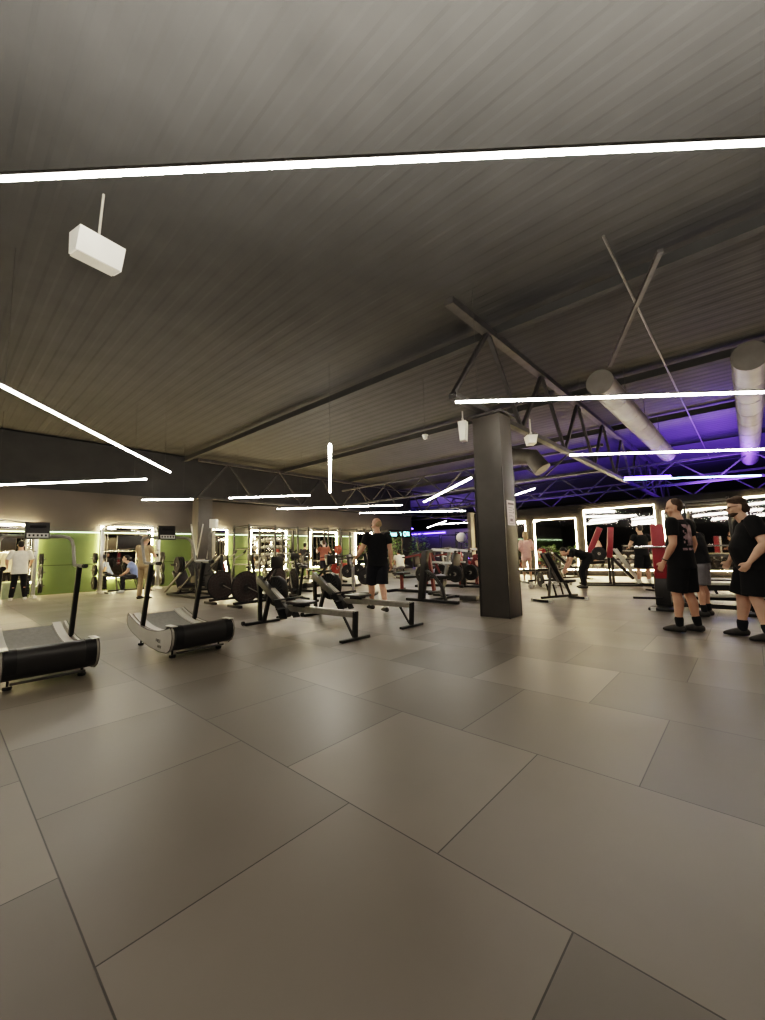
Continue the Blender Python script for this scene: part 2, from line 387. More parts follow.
add_deck_fill((-3.85, -.42), (1.6, 4.27), 3.56, 330)
def purple_lamp(loc, e, size, rot=(PI, 0, 0)):
    l = bpy.data.lights.new('purple_wash', 'AREA'); l.energy = e; l.color = (.28, .14, 1); l.size = size; l.shape = 'SQUARE'
    o = bpy.data.objects.new('purple_wash', l); COL.objects.link(o); o.location = loc; o.rotation_euler = rot
purple_lamp((-.5, 18.9, 3.05), 420, 2.0, (PI-.25, 0, 0)); purple_lamp((-20, 31, 1.5), 500, 3); purple_lamp((-1, 24, 2.5), 350, 3); purple_lamp((-8, 22, 2.5), 200, 3)
purple_lamp((3, 18.9, 3.05), 120, 2.0)

# speakers & camera
def speaker(name, label, loc, rot, s=(.2, .34, .2), arm=.5):
    t = thing(name, label, 'speaker', loc); t.rotation_euler = rot
    x, y, z = s
    MB().prism([(-x*.5, z*.5), (-x*.32, -z*.5), (x*.32, -z*.5), (x*.5, z*.5)], -y/2, y/2).build('cabinet', 'white', t, False)
    MB().box(-x*.36, x*.36, -y*.46, y*.46, -z*.5-.012, -z*.5).build('grille', 'lgrey', t, False)
    MB().tube([(0, -y*.2, z/2), (0, -y*.2, z/2+.06), (0, y*.2, z/2+.06), (0, y*.2, z/2)], .012, 6).tube([(0, 0, z/2+.06), (0, 0, z/2+arm)], .014, 6).build('bracket', 'lgrey', t)
    return t
speaker('ceiling_speaker', 'white wedge shaped speaker hanging at top left under the roof', onY(97, 252, 1.1), (0, .15, .15), (.32, .48, .27), .62)
speaker('wall_speaker', 'white speaker fixed on the left face of the central pillar near its top', (-3.76, 6.45, 3.36), (0, 0, .2), (.15, .15, .36), .2)
speaker('hanging_speaker', 'small white box speaker hanging just right of the central pillar', G(531, 440, 3.3), (0, 0, .7), (.2, .22, .16), .34)
c_ = thing('security_camera', 'tiny white dome security camera hanging left of the pillar', 'camera', G(425, 436, 4.0))
MB().lathe([(.0, -.1), (.05, -.07), (.06, 0), (.075, .01), (.075, .03)]).build('dome', 'white', c_); MB().tube([(0, 0, .03), (0, 0, 1.5)], .005, 6).build('drop_pipe', 'truss', c_)
sm = thing('smoke_detector', 'tiny round detector hanging at the left above the far racks', 'detector', G(224, 509, 3.7))
MB().lathe([(.05, -.02), (.06, 0), (.06, .02)]).build('disc', 'white', sm); MB().tube([(0, 0, .02), (0, 0, 1.8)], .008, 5).build('drop_pipe', 'truss', sm)
# cyan sign on the grey wall
sg = thing('lit_sign', 'glowing cyan sign with blocky letters high on the grey wall end', 'sign', (WX+.04, 0, 0))
a = onX(389.5, 533.5, WX+.04); b = onX(408.5, 534.5, WX+.04); yl, yr = a.y, b.y; z0 = a.z-.17; H_ = .34; W_ = yr-yl
MB().box(0, .03, yl-.15, yr+.1, z0-.08, z0+H_+.08).build('panel', 'wallk', sg, False)
def u(t): return yl+W_*t
s_ = MB().box(.03, .05, u(0), u(.34), z0, z0+H_)
def seg(a0, b0, a1, b1, w=.06): s_.bar((.045, u(a0), z0+H_*b0), (.045, u(a1), z0+H_*b1), w, .02, (1, 0, 0))
for g in [((.40, .95), (.50, .95)), ((.50, .95), (.56, .5)), ((.56, .5), (.56, .1)), ((.56, .5), (.64, .5)), ((.64, .1), (.64, .9)), ((.70, .5), (.74, .9)), ((.74, .9), (.82, .9)), ((.82, .9), (.86, .5)), ((.86, .5), (.82, .1)), ((.82, .1), (.74, .1)), ((.74, .1), (.70, .5)), ((.91, .1), (.91, .9)), ((.91, .9), (.99, .1)), ((.99, .1), (.99, .9))]: seg(*g[0], *g[1])
s_.build('letters', 'cyan', sg, False)
# mirrors with light frames on the green wall
def mirror_x(y0, y1, z0, z1, label):
    t = thing('lit_wall_mirror', label, 'mirror', (WX+.03, (y0+y1)/2, 0), 0, 'lit mirrors on the green wall'); h = (y1-y0)/2
    MB().box(0, .02, -h, h, z0, z1).build('glass', 'mirror', t, False)
    MB().tube([(.05, -h, z0), (.05, -h, z1), (.05, h, z1), (.05, h, z0)], .028, 8, True).build('light_frame', 'warm_thin', t)
def sc(v): return v*WX/-17.4
for y0, y1, lb in ((.2, 2.2, 'lit mirror at the far left behind the person in white'), (4.0, 5.7, 'lit mirror behind the arched cable machine and the seated person'), (7.95, 8.75, 'narrow lit mirror just right of the left pillar'), (9.95, 11.9, 'lit mirror behind the dumbbell shelves'), (13.4, 15.25, 'lit mirror behind the rack with red plates'), (16.75, 18.5, 'lit mirror nearest the wall corner behind the walking man')):
    mirror_x(sc(y0), sc(y1), .45, 2.36, lb)
def mirror_y(x0, x1, z0, z1, label):
    t = thing('lit_wall_mirror', label, 'mirror', ((x0+x1)/2, MY, 0), 0, 'lit mirrors on the back wall'); h = (x1-x0)/2
    MB().box(-h, h, -.02, 0, z0, z1).build('glass', 'mirror', t, False)
    MB().tube([(-h, -.05, z0), (-h, -.05, z1), (h, -.05, z1), (h, -.05, z0)], .02, 8, True).build('light_frame', 'warm_thin', t)
for x0, x1, z1, lb in ((-9.7, -7.5, 2.4, 'lit back wall mirror right behind the central pillar'), (-7.1, -5.35, 2.4, 'lit back wall mirror beside the woman in pink'), (-5.0, -2.55, 2.68, 'taller lit back wall mirror behind the red leg press'), (-2.3, -.45, 2.4, 'lit back wall mirror behind the two men'), (-.05, 2.4, 2.68, 'lit back wall mirror at the right edge behind the heavier man'), (2.7, 4.6, 2.4, 'lit back wall mirror beyond the right edge')):
    mirror_y(x0, x1, .25, z1, lb)

# ================================================================== EQUIPMENT
def treadmill(label, loc):
    # local: user faces -X, rear end at x=0, front at x=-1.62, floor z=0, width +-.40
    t = thing('curved_treadmill', label, 'treadmill', loc, 0, 'curved treadmills')
    N = 18
    def top(x): u = -x/1.62; return .235+.46*(u-.45)**2
    xs = [-1.62*i/N for i in range(N+1)]
    upper = [(x, top(x)+.035) for x in xs]
    for sy in (-1, 1):
        lower = [(-1.655, .375), (-1.66, .30), (-1.60, .24), (-1.45, .185), (-1.1, .12), (-.7, .075), (-.35, .06), (-.1, .075), (.0, .12), (.05, .19), (.065, .26), (.05, .33)]
        y0 = sy*.40; y1 = sy*.37
        p = MB().prism(upper+lower, min(y0, y1), max(y0, y1)).build('side_panel', 'lgrey', t)
        MB().tube([(x, sy*.40, z+.004) for x, z in upper]+[(lower[0][0], sy*.40, lower[0][1])]+[(x, sy*.40, z) for x, z in lower[1:]], .004, 6, True).build('edge_trim', 'graph', p)
        if sy < 0:
            lt = MB()
            # low-res raised wordmark on the shell
            for k, (gx, strokes) in enumerate([(0, [(0, 0, 0, 1), (0, 1, .7, 1), (0, .5, .6, .5)]), (1, [(0, 0, 0, 1), (0, 1, .7, .9), (.7, .9, .6, .5), (.6, .5, 0, .5), (.3, .5, .7, 0)]), (2, [(0, 0, 0, 1), (0, 1, .7, 1), (0, .5, .6, .5), (0, 0, .7, 0)]), (3, [(0, 0, 0, 1), (0, 1, .7, 1), (0, .5, .6, .5), (0, 0, .7, 0)])]):
                for (a, b, c, d) in strokes: lt.bar((-.46+gx*.042+a*.04, -.401, .165+b*.032), (-.46+gx*.042+c*.04, -.401, .165+d*.032), .007, .004, (0, 1, 0))
            for k in range(4): lt.bar((-.40+k*.033, -.401, .105), (-.385+k*.033, -.401, .135), .012, .004, (0, 1, 0))
            lt.build('side_lettering', 'graph', p, False)
    for sy in (-1, 1):   # foot rails
        b = MB()
        for i in range(N):
            (x0, z0), (x1, z1) = (xs[i], top(xs[i])), (xs[i+1], top(xs[i+1]))
            ya, yb = sorted((sy*.335, sy*.245))
            b.add([(x0, ya, z0+.03), (x0, yb, z0+.03), (x1, yb, z1+.03), (x1, ya, z1+.03), (x0, ya, z0), (x0, yb, z0), (x1, yb, z1), (x1, ya, z1)], [(0, 1, 2, 3), (7, 6, 5, 4), (0, 4, 5, 1), (1, 5, 6, 2), (2, 6, 7, 3), (3, 7, 4, 0)])
        b.build('foot_rail', 'lgrey', t)
    b = MB()
    for i in range(54):
        x0 = -.02-1.58*i/54; x1 = x0-1.58/54+.004
        for q in (0,):
            z0, z1 = top(x0)+.012, top(x1)+.012
            b.add([(x0, -.245, z0), (x0, .245, z0), (x1, .245, z1), (x1, -.245, z1), (x0, -.245, z0-.03), (x0, .245, z0-.03), (x1, .245, z1-.03), (x1, -.245, z1-.03)], [(0, 1, 2, 3), (7, 6, 5, 4), (0, 4, 5, 1), (1, 5, 6, 2), (2, 6, 7, 3), (3, 7, 4, 0)])
    b.build('running_belt', 'belt', t, False)
    # rear shroud: rounded black drum cover
    pr = [(-.30, .375-.09), (-.22, .345), (-.05, .375), (.02, .375), (.07, .35), (.10, .30), (.105, .24), (.08, .17), (.02, .12), (-.1, .09), (-.4, .085), (-.5, .11)]
    MB().prism(pr, -.368, .368).build('rear_shroud', 'graph', t)
    for sy in (-1, 1):
        MB().prism([(p[0]+.004, p[1]+.006) for p in pr[1:]], *sorted((sy*.27, sy*.366))).build('end_cap', 'steel', t)
        MB().box(-.16, .045, *sorted((sy*.33, sy*.402)), .374, .384, .003).build('top_cap', 'silver', t)
    MB().tube([(-.04, -.30, .07), (-.04, .30, .07)], .012, 8).build('lift_handle', 'frame', t)
    for x in (-.18, -1.35):
        for y in (-.3, .3):
            MB().lathe([(.012, .14 if x > -1 else .2), (.012, .03), (.035, .028), (.04, .015), (.035, 0)], (x, y, 0), n=14).build('levelling_foot', 'steel', t)
    # uprights and rails
    for sy in (-1, 1):
        y = sy*.36
        MB().bar((-1.12, y, .28), (-.84, y, 1.09), .05, .075, bev=.012).build('upright', 'steel', t)
        pts = [(-.62, y, 1.095), (-.80, y, 1.095), (-1.08, y, 1.10)]+arc((-1.08, y, 1.18), .08, 270, 205, 4)[1:]+[(-1.24, y, 1.33), (-1.29, y*.98, 1.40), (-1.32, y*.9, 1.435), (-1.33, y*.74, 1.45), (-1.33, 0, 1.45)]
        MB().tube(pts, .02, 10).build('hand_rail', 'rail', t)
        MB().tube([(-.62, y, 1.095), (-.53, y, 1.095)], .024, 10).build('rail_grip', 'rubber', t)
    c = MB().prism([(-1.36, 1.42), (-1.28, 1.42), (-1.33, 1.62), (-1.38, 1.62)], -.12, .12).build('console', 'graph', t)
    MB().prism([(-1.282, 1.435), (-1.278, 1.435), (-1.290, 1.487), (-1.295, 1.487)], -.105, .105).build('key_strip', 'white', c, False)
    k = MB()
    for i in range(5): k.box(-1.290, -1.281, -.09+i*.040, -.072+i*.040, 1.45, 1.473)
    k.box(-1.313, -1.303, -.08, .08, 1.55, 1.58)
    k.build('keys', 'steel', c, False)
    return t
tm1 = treadmill('curved treadmill cut off by the left edge of the picture', (-4.98, .80, 0)); tm1.scale = (.92, .93, 1)
tm2 = dup(tm1, (-4.98, 2.23, 0), 0, 'curved treadmill beside the rowing machine, second from the left edge')

def rower(label, loc):
    t = thing('rowing_machine', label, 'rowing machine', loc, 0, 'rowing machines')
    # rear foot x=0, front x=-2.35
    MB().bar((-.0, 0, .34), (-1.55, 0, .31), .055, .09, bev=.008).build('slide_rail', 'rail', t)
    MB().box(-1.5, .02, -.03, .03, .36, .375).build('rail_top', 'silver', t)
    r = MB().bar((.0, 0, .38), (-.02, 0, .03), .06, .05); r.build('rear_leg', 'steel', t)
    MB().box(-.05, .02, -.26, .26, 0, .035, .008).build('rear_foot_bar', 'steel', t)
    MB().bar((-.06, 0, .05), (-.24, 0, .29), .03, .02).build('rear_brace', 'steel', t)
    MB().box(-1.40, -1.02, -.17, .17, .40, .445, .02).build('seat', 'pad', t); MB().box(-1.35, -1.08, -.06, .06, .36, .40).build('seat_carriage', 'steel', t)
    MB().bar((-1.50, 0, .22), (-2.45, 0, .76), .10, .13, bev=.02).build('main_beam', 'frame', t)
    MB().bar((-1.68, 0, .42), (-2.0, 0, .60), .07, .03).build('beam_cover', 'lgrey', t)
    for sy in (-1, 1):
        f = MB().bar((-1.50, sy*.12, .16), (-1.72, sy*.12, .42), .12, .02).build('footplate', 'steel', t)
        MB().bar((-1.57, sy*.12, .29), (-1.63, sy*.12, .31), .13, .03).build('foot_strap', 'rubber', f)
    MB().tube([(-1.55, -.28, .46), (-1.55, .28, .46)], .016, 8).build('pull_handle', 'steel', t)
    MB().lathe([(.05, -.07), (.245, -.06), (.26, -.03), (.26, .03), (.245, .06), (.05, .07)], (-2.10, .15, .54), 'y', 32).build('flywheel_cage', 'steel', t)
    g = MB()
    for k in range(24):
        a = 2*PI*k/24
        for sy in (-1, 1): g.bar((-2.10+.06*math.cos(a), .15+sy*.072, .54+.06*math.sin(a)), (-2.10+.24*math.cos(a), .15+sy*.066, .54+.24*math.sin(a)), .006, .006)
    g.build('cage_grille', 'frame', t)
    MB().bar((-2.42, 0, .74), (-2.36, -.02, .04), .06, .05).build('front_leg', 'steel', t)
    MB().bar((-2.1, .0, .5), (-2.30, .02, .04), .06, .05).build('front_leg', 'steel', t)
    MB().box(-2.38, -2.28, -.33, .33, 0, .04, .008).build('front_foot_bar', 'steel', t)
    for sy in (-1, 1): MB().lathe([(.035, -.018), (.035, .018)], (-2.36, sy*.34, .036), 'y', 12).build('castor', 'rubber', t)
    MB().bar((-2.30, 0, .72), (-1.9, 0, 1.02), .035, .03).build('monitor_arm', 'steel', t)
    m_ = MB().box(-1.93, -1.89, -.1, .1, .96, 1.14, .01).build('monitor', 'graph', t)
    return t
r1 = rower('rowing machine nearest the camera', (-4.04, 3.88, 0))
r2 = dup(r1, (-4.0, 5.06, 0), 0, 'second rowing machine, in front of the walking man')

def plate_mb(r=.225, w=.04, ax='x'):
    return MB().lathe([(.03, -w/2), (r*.35, -w/2), (r*.38, -w*.3), (r*.8, -w*.3), (r*.85, -w/2), (r, -w/2+.006), (r, w/2-.006), (r*.85, w/2), (r*.8, w*.3), (r*.38, w*.3), (r*.35, w/2), (.03, w/2)], ax=ax, n=28)
_pc = {}
def plate(loc, label, r=.225, rz=0, m='plate', group='weight plates', w=.04, rot=None):
    key = (round(r, 3), m, w)
    if key not in _pc:
        o = plate_mb(r, w).build('weight_plate', m); _pc[key] = o; tag(o, label, 'weight plate', group)
        h = MB().lathe([(.045, -w/2-.004), (.045, w/2+.004)], ax='x', n=16).build('hub', 'rail', o)
        o.location = loc; o.rotation_euler = rot or (0, 0, rz); return o
    return dup(_pc[key], loc, rz, label, group, rot)

def air_bike(label, loc, rz):
    # local: rider faces -Y, wheel at -Y
    t = thing('air_bike', label, 'exercise bike', loc, rz, 'air bikes with big fan wheels')
    MB().tube(arc((0, -.45, .44), .35, 0, 345, 24, 'yz'), .018, 8, True).build('fan_rim', 'steel', t)
    f = MB()
    for k in range(26):
        a = 2*PI*k/26
        for sx in (-1, 1): f.bar((sx*.05, -.45, .44), (sx*.045, -.45+.345*math.cos(a), .44+.345*math.sin(a)), .005, .005)
    for r in (.12, .2, .28):
        for sx in (-1, 1): f.tube([(sx*.052, -.45+r*math.cos(2*PI*k/24), .44+r*math.sin(2*PI*k/24)) for k in range(24)], .004, 5, True)
    f.build('fan_cage', 'frame', t)
    MB().lathe([(.335, -.035), (.34, 0), (.335, .035)], (0, -.45, .44), 'x', 32).build('fan_screen', mat('dark_fan_mesh', (.06, .042, .038), .7), t) if 'dark_fan_mesh' not in bpy.data.materials else None
    b = MB()
    for k in range(8):
        a = 2*PI*k/8; b.bar((0, -.45, .44), (0, -.45+.31*math.cos(a), .44+.31*math.sin(a)), .07, .012, (1, .3*math.sin(a), .3))
    b.build('fan_blades', 'graph', t)
    MB().lathe([(.07, -.03), (.07, .03)], (.065, -.45, .44), 'x', 18).build('hub', 'graph', t)
    MB().box(-.04, .04, -.75, .75, .06, .12, .01).build('base_beam', 'steel', t)
    for y in (-.72, .70): MB().box(-.28, .28, y-.04, y+.04, 0, .06, .01).build('stabiliser', 'steel', t)
    MB().bar((0, -.45, .1), (0, -.45, .42), .05, .05).build('fork', 'steel', t)
    MB().bar((0, .05, .1), (0, .35, .82), .06, .05).build('seat_post', 'steel', t)
    s = MB().prism([(-.12, .84), (-.12, .88), (.10, .90), (.30, .92), (.30, .85)], -.0, .0001, 'x')
    MB().ell((0, .36, .86), (.11, .15, .04)).build('saddle', 'pad', t)
    MB().bar((0, -.1, .1), (0, -.30, 1.05), .05, .05).build('front_post', 'steel', t)
    for sx in (-1, 1):
        MB().tube([(sx*.12, -.2, .30), (sx*.16, -.28, .7), (sx*.2, -.2, 1.1), (sx*.22, .02, 1.22)], .017, 8).build('swing_arm', 'rail', t)
        MB().tube([(sx*.22, .02, 1.22), (sx*.25, .08, 1.30)], .024, 8).build('grip', 'rubber', t)
        MB().bar((sx*.14, .02, .30), (sx*.14, .12, .24 if sx > 0 else .42), .1, .03).build('pedal', 'rubber', t)
        MB().tube([(sx*.09, -.45, .44), (sx*.12, -.2, .30)], .014, 6).build('drive_link', 'rail', t)
    MB().box(-.11, .11, -.36, -.32, 1.03, 1.2, .01).build('monitor', 'graph', t)
    return t
ab = air_bike('air bike left of two side by side, further from the rowers', (-9.95, 5.35, 0), 0)
dup(ab, (-8.75, 5.35, 0), 0, 'air bike right of two side by side, nearer the rowers')
dup(ab, (-10.3, 7.15, 0), .15, 'air bike behind the two in front, third from the left')
dup(ab, (-8.7, 6.35, 0), -1.9, 'air bike turned sideways behind the first rowing machine')

def rack(label, loc, rz=0, w=1.2, d=1.2, h=2.42, barz=1.3, bar=True):
    t = thing('power_rack', label, 'rack', loc, rz, 'power racks along the green wall')
    for sx in (-1, 1):
        for sy in (-1, 1): MB().box(sx*d/2-.035, sx*d/2+.035, sy*w/2-.035, sy*w/2+.035, 0, h, .006).build('post', 'steel', t)
    for sx in (-1, 1):
        MB().box(sx*d/2-.03, sx*d/2+.03, -w/2, w/2, h-.1, h-.04).build('cross_member', 'steel', t)
        MB().box(sx*d/2-.03, sx*d/2+.03, -w/2, w/2, .0, .06).build('cross_member', 'steel', t)
    for sy in (-1, 1):
        MB().box(-d/2, d/2, sy*w/2-.03, sy*w/2+.03, h-.1, h-.04).build('side_member', 'steel', t)
        MB().box(-d/2, d/2, sy*w/2-.03, sy*w/2+.03, 0, .06).build('side_member', 'steel', t)
        MB().box(-d/2, d/2, sy*w/2-.025, sy*w/2+.025, .78, .84).build('safety_arm', 'frame', t)
    MB().tube([(d/2, -w/2, h-.16), (d/2, w/2, h-.16)], .017, 8).build('pull_up_bar', 'chrome', t)
    return t
def barbell(label, loc, rz=0, L=2.2, group='barbells'):
    t = thing('barbell', label, 'barbell', loc, rz, group)
    MB().tube([(0, -L*.3, 0), (0, L*.3, 0)], .014, 8).build('shaft', 'chrome', t)
    for s in (-1, 1): MB().tube([(0, s*L*.3, 0), (0, s*L*.3+s*.02, 0), (0, s*L*.5, 0)], [.03, .025, .025], 8).build('sleeve', 'chrome', t)
    return t
XR = -16.0
rk = rack('power rack just right of the left pillar', (XR+.6, sc(8.75), 0))
ys = [10.45, 12.25, 14.2, 16.0, 17.9]
rl = ['power rack in front of the dumbbell shelves', 'power rack beside the person in grey shorts', 'power rack with red plates on its bar', 'power rack in front of the green gap before the wall corner', 'power rack nearest the wall corner behind the walking man']
for y, l in zip(ys, rl): dup(rk, (XR+.2, y, 0), 0, l)
bb = barbell('empty barbell resting in the rack right of the left pillar', (XR+1.25, 8.95, 1.42))
for y, l, z in ((10.45, 'barbell in the rack before the dumbbell shelves', 1.05), (14.2, 'barbell loaded with red plates in a wall rack', 1.35), (16.0, 'barbell high in the rack before the wall corner', 1.55), (17.9, 'barbell in the last rack by the wall corner', 1.2)):
    dup(bb, (XR+.85, y, z), 0, l)
for y in (13.45, 14.95):
    for k in range(2): plate((XR+.85, y+(k*.05 if y > 14 else -k*.05), 1.35), 'red plate on the barbell of the wall rack', .225, PI/2, 'rplate', 'red plates on the rack barbell', .045)
for y in (15.3, 16.7): plate((XR+.85, y, 1.55), 'black plate on the high rack barbell by the wall corner', .225, PI/2, 'plate', 'plates on the high barbell')
# plates stored on rack posts
for y in (9.3, 11.1, 12.9, 16.65):
    for z in (.45, .95): plate((XR+.9, y, z), 'black plate hanging low on a wall rack post', .2, PI/2, 'plate', 'plates stored on the rack posts')

# shelves of dumbbells in front of mirror
sh = thing('dumbbell_shelf', 'tall open shelf filled with pale dumbbells by the green wall', 'shelf', (-17.0, 11.1, 0))
for sy in (-1, 1):
    for sx in (-.2, .2): MB().box(sx-.02, sx+.02, sy*.75-.02, sy*.75+.02, 0, 2.1).build('post', 'steel', sh)
for z in (.35, .75, 1.15, 1.5, 1.85): MB().box(-.2, .2, -.75, .75, z-.03, z).build('shelf_board', 'frame', sh)
db0 = None
def dumbbell(label, loc, rz, m='lgrey', s=1., group='dumbbells'):
    global db0
    if db0 is None:
        t = thing('dumbbell', label, 'dumbbell', loc, rz, group); db0 = t
        MB().tube([(0, -.07, 0), (0, .07, 0)], .015, 8).build('handle', 'chrome', t)
        for sy in (-1, 1): MB().lathe([(.05, .0), (.062, .01), (.062, .07), (.05, .08)], (0, sy*.07 if sy > 0 else -.15, 0), 'y', 6).build('head', m, t)
        return t
    return dup(db0, loc, rz, label, group)
shl = ['bottom', 'second', 'third', 'fourth', 'top']
for i, z in enumerate((.35, .75, 1.15, 1.5, 1.85)):
    for k in range(6): dumbbell('pale dumbbell on the %s board of the dumbbell shelf' % shl[i], (-16.96, 10.49+k*.245, z+.062), PI/2, group='dumbbells on the %s board' % shl[i])

# arched functional trainer
def trainer(label, loc, mirror=False):
    t = thing('cable_machine', label, 'cable machine', loc, 0, 'arched cable machines')
    for sy in (-1, 1):
        MB().box(-.1, .1, sy*.92-.05, sy*.92+.05, 0, 2.2, .01).build('column', 'silver', t)
        s = MB()
        for k in range(12): s.box(-.06, .06, sy*.78-.06, sy*.78+.06, .12+k*.05, .165+k*.05)
        s.build('weight_stack', 'steel', t, False)
        MB().tube([(0, sy*.78-.04, .1), (0, sy*.78-.04, 2.1)], .01, 6).tube([(0, sy*.78+.04, .1), (0, sy*.78+.04, 2.1)], .01, 6).build('guide_rod', 'chrome', t)
        MB().box(-.25, .45, sy*.92-.05, sy*.92+.05, 0, .08, .02).build('foot', 'white', t)
        MB().box(.1, .18, sy*.85-.04, sy*.85+.04, 1.2, 1.32).build('pulley', 'graph', t)
        for z in (.35, .78, 1.2): MB().tube([(.0, sy*.97, z), (.0, sy*1.2, z)], .02, 8).build('plate_peg', 'chrome', t)
    MB().tube([(0, -.92, 2.2)]+[(0, -.92*math.cos(PI*i/12), 2.2+.22*math.sin(PI*i/12)) for i in range(1, 12)]+[(0, .92, 2.2)], .035, 10).build('arch_bar', 'silver', t)
    MB().tube([(.02, -.87, 2.16), (.02, .87, 2.16)], .025, 8).build('top_bar', 'rail', t)
    MB().tube([(.15, -.92, 1.45), (.15, .92, 1.45)], .014, 8).build('cross_bar', 'chrome', t)
    MB().box(-.03, .03, -.45, .45, 1.5, 2.0, .01).build('board', 'graph', t)
    return t
ft = trainer('arched cable machine at the far left edge behind the nearer treadmill', (-17.0, 1.25, 0))
dup(ft, (-16.9, 4.85, 0), 0, 'arched cable machine with a bench and seated person by the green wall')
for cy, nm in ((1.25, 'the far left cable machine'), (4.85, 'the cable machine with the seated person')):
    cx = -17.0 if cy < 2 else -16.9
    for sy in (-1, 1):
        for z, r in ((.35, .225), (.78, .2), (1.2, .19)):
            if cy < 2 and sy < 0: continue
            for k in range(2): plate((cx, cy+sy*(1.05+k*.06), z), 'dark plate on a %s peg of %s' % ('low' if z < .5 else 'middle' if z < 1 else 'high', nm), r, PI/2, 'plate', 'plates on pegs of '+nm)
bx_ = thing('step_box', 'pale green plyo box on the floor left of the far left cable machine post', 'box', (-17.4, 1.75, 0)); MB().box(-.25, .25, -.3, .35, .0, .5, .02).build('body', 'leaf' if False else mat('sage_box', (.32, .37, .24), .6), bx_)

def bench(label, loc, rz=0, ang=0, group='benches'):
    # local: length along +X, back pad hinges at x=.05, rises toward -X
    t = thing('weight_bench', label, 'bench', loc, rz, group)
    MB().box(-.62, .70, -.03, .03, .06, .12, .01).build('base_beam', 'steel', t)
    for x in (-.62, .70): MB().box(x-.04, x+.04, -.27, .27, 0, .05, .01).build('foot_bar', 'steel', t); 
    for x in (-.62, .70):
        for sy in (-1, 1): MB().box(x-.045, x+.045, sy*.27-.03, sy*.27+.03, 0, .055).build('foot_cap', 'white', t)
    MB().bar((.45, 0, .1), (.25, 0, .42), .05, .05).build('seat_strut', 'frame', t)
    MB().box(.12, .52, -.15, .15, .42, .485, .02).build('seat', 'pad', t)
    c, s = math.cos(ang), math.sin(ang); p0 = V((.08, 0, .45)); p1 = p0+V((-c, 0, s))*.85; nrm = V((s, 0, c))
    MB().bar(p0+nrm*.0, p1+nrm*.0, .28, .06, (0, 0, 1) if ang < 1.3 else (1, 0, 0), .02).build('back_pad', 'pad', t)
    MB().bar(p0-nrm*.05, p1-nrm*.05, .07, .03, bev=.004).build('pad_frame', 'rail', t)
    MB().bar((-.35, 0, .1), p0+(p1-p0)*.55-nrm*.06, .05, .04).build('back_strut', 'frame', t)
    for x in (-.2, .3):
        for y in (-.1, .1): MB().bar((x, y, .1), (x-.1, y, .40), .03, .03).build('leg', 'steel', t)
    return t
# seated person's bench
bench('flat dark bench inside the arched cable machine', (-16.1, 4.6, 0), PI/2, .25)

# sled / 45 degree leg press on the left
def sled(label, loc, rz=0, red=False):
    # rails rise toward +X... local X length 2.4
    t = thing('leg_press_sled', label, 'leg press', loc, rz)
    for sy in (-1, 1):
        MB().bar((-.8, sy*.38, .10), (1.35, sy*.38, 1.2), .05, .05).build('slide_rail', 'rail' if not red else 'dred', t)
        MB().bar((-.3, sy*.2, .10), (1.35, sy*.2, .95), .04, .04).build('inner_rail', 'frame', t)
        MB().bar((-.6, sy*.38, .04), (1.6, sy*.38, .04), .06, .06).build('base_rail', 'steel', t)
        MB().bar((1.35, sy*.38, 1.2), (1.5, sy*.38, .05), .06, .06).build('rear_post', 'steel', t)
        MB().tube([(.72, sy*.42, .95), (.72, sy*.8, .95)], .022, 8).build('plate_peg', 'chrome', t)
    MB().bar((-.6, -.4, .04), (-.6, .4, .04), .06, .06).bar((1.6, -.4, .04), (1.6, .4, .04), .06, .06).build('cross_rail', 'steel', t)
    MB().bar((.55, 0, 1.02), (.98, 0, .62), .66, .05).build('foot_plate', 'frame', t)
    MB().bar((-.75, 0, .72), (-.25, 0, .22), .42, .09, bev=.02).build('back_pad', 'pad', t)
    MB().bar((-.25, 0, .22), (.12, 0, .34), .42, .08, bev=.02).build('seat', 'pad', t)
    MB().bar((-.6, 0, .05), (-.6, 0, .58), .06, .06).build('seat_post', 'steel', t)
    return t
s1 = sled('grey leg press sled with slanting rails left of the air bikes', (-12.9, 5.3, 0), 0)
for sy in (-1, 1):
    for k in range(3): plate((-12.18, 5.3+sy*(.5+k*.06), .95), 'black plate loaded on the grey leg press sled', .225, PI/2, 'plate', 'plates on the grey leg press')
# tall angular cable tower
def tower(label, loc, rz=0):
    t = thing('cable_tower', label, 'cable machine', loc, rz)
    MB().box(-.5, .5, -.35, .35, 0, .06, .01).build('base', 'steel', t)
    for x0, x1 in ((-.42, -.22), (-.02, -.22), (.30, .12), (.42, .12)): MB().bar((x0, .0, 2.2), (x1, 0, 1.0), .035, .03).build('slanted_bar', 'rail', t)
    MB().bar((-.22, 0, 1.02), (-.22, 0, .05), .07, .07).build('post', 'frame', t); MB().bar((.12, 0, 1.02), (.12, 0, .05), .07, .07).build('post', 'frame', t)
    MB().bar((-.22, 0, 1.0), (.42, 0, 1.0), .04, .04).build('rail', 'rail', t)
    MB().box(.22, .44, -.1, .1, 2.05, 2.35, .02).build('top_box', 'white', t)
    MB().box(.2, .34, -.12, .12, .2, 1.9).build('shroud', 'frame', t)
    s = MB()
    for k in range(10): s.box(-.18, .1, .1, .25, .1+k*.055, .148+k*.055)
    s.build('weight_stack', 'steel', t, False); return t
tower('tall cable tower with slanted bars and white top box beside the left pillar', (-14.5, 6.45, 0), .72).scale = (1.1, 1.1, 1.06)

# platform
pf = thing('lifting_platform', 'low wooden topped lifting platform behind the rowers', 'platform', (-13.3, 8.35, 0))
MB().box(-1.8, 1.8, -.65, .65, 0, .14, .01).build('frame', 'steel', pf); MB().box(-1.75, 1.75, -.6, .6, .14, .16).build('deck', mat('pale_ply', (.33, .27, .19), .5, 0, .12, 3), pf)

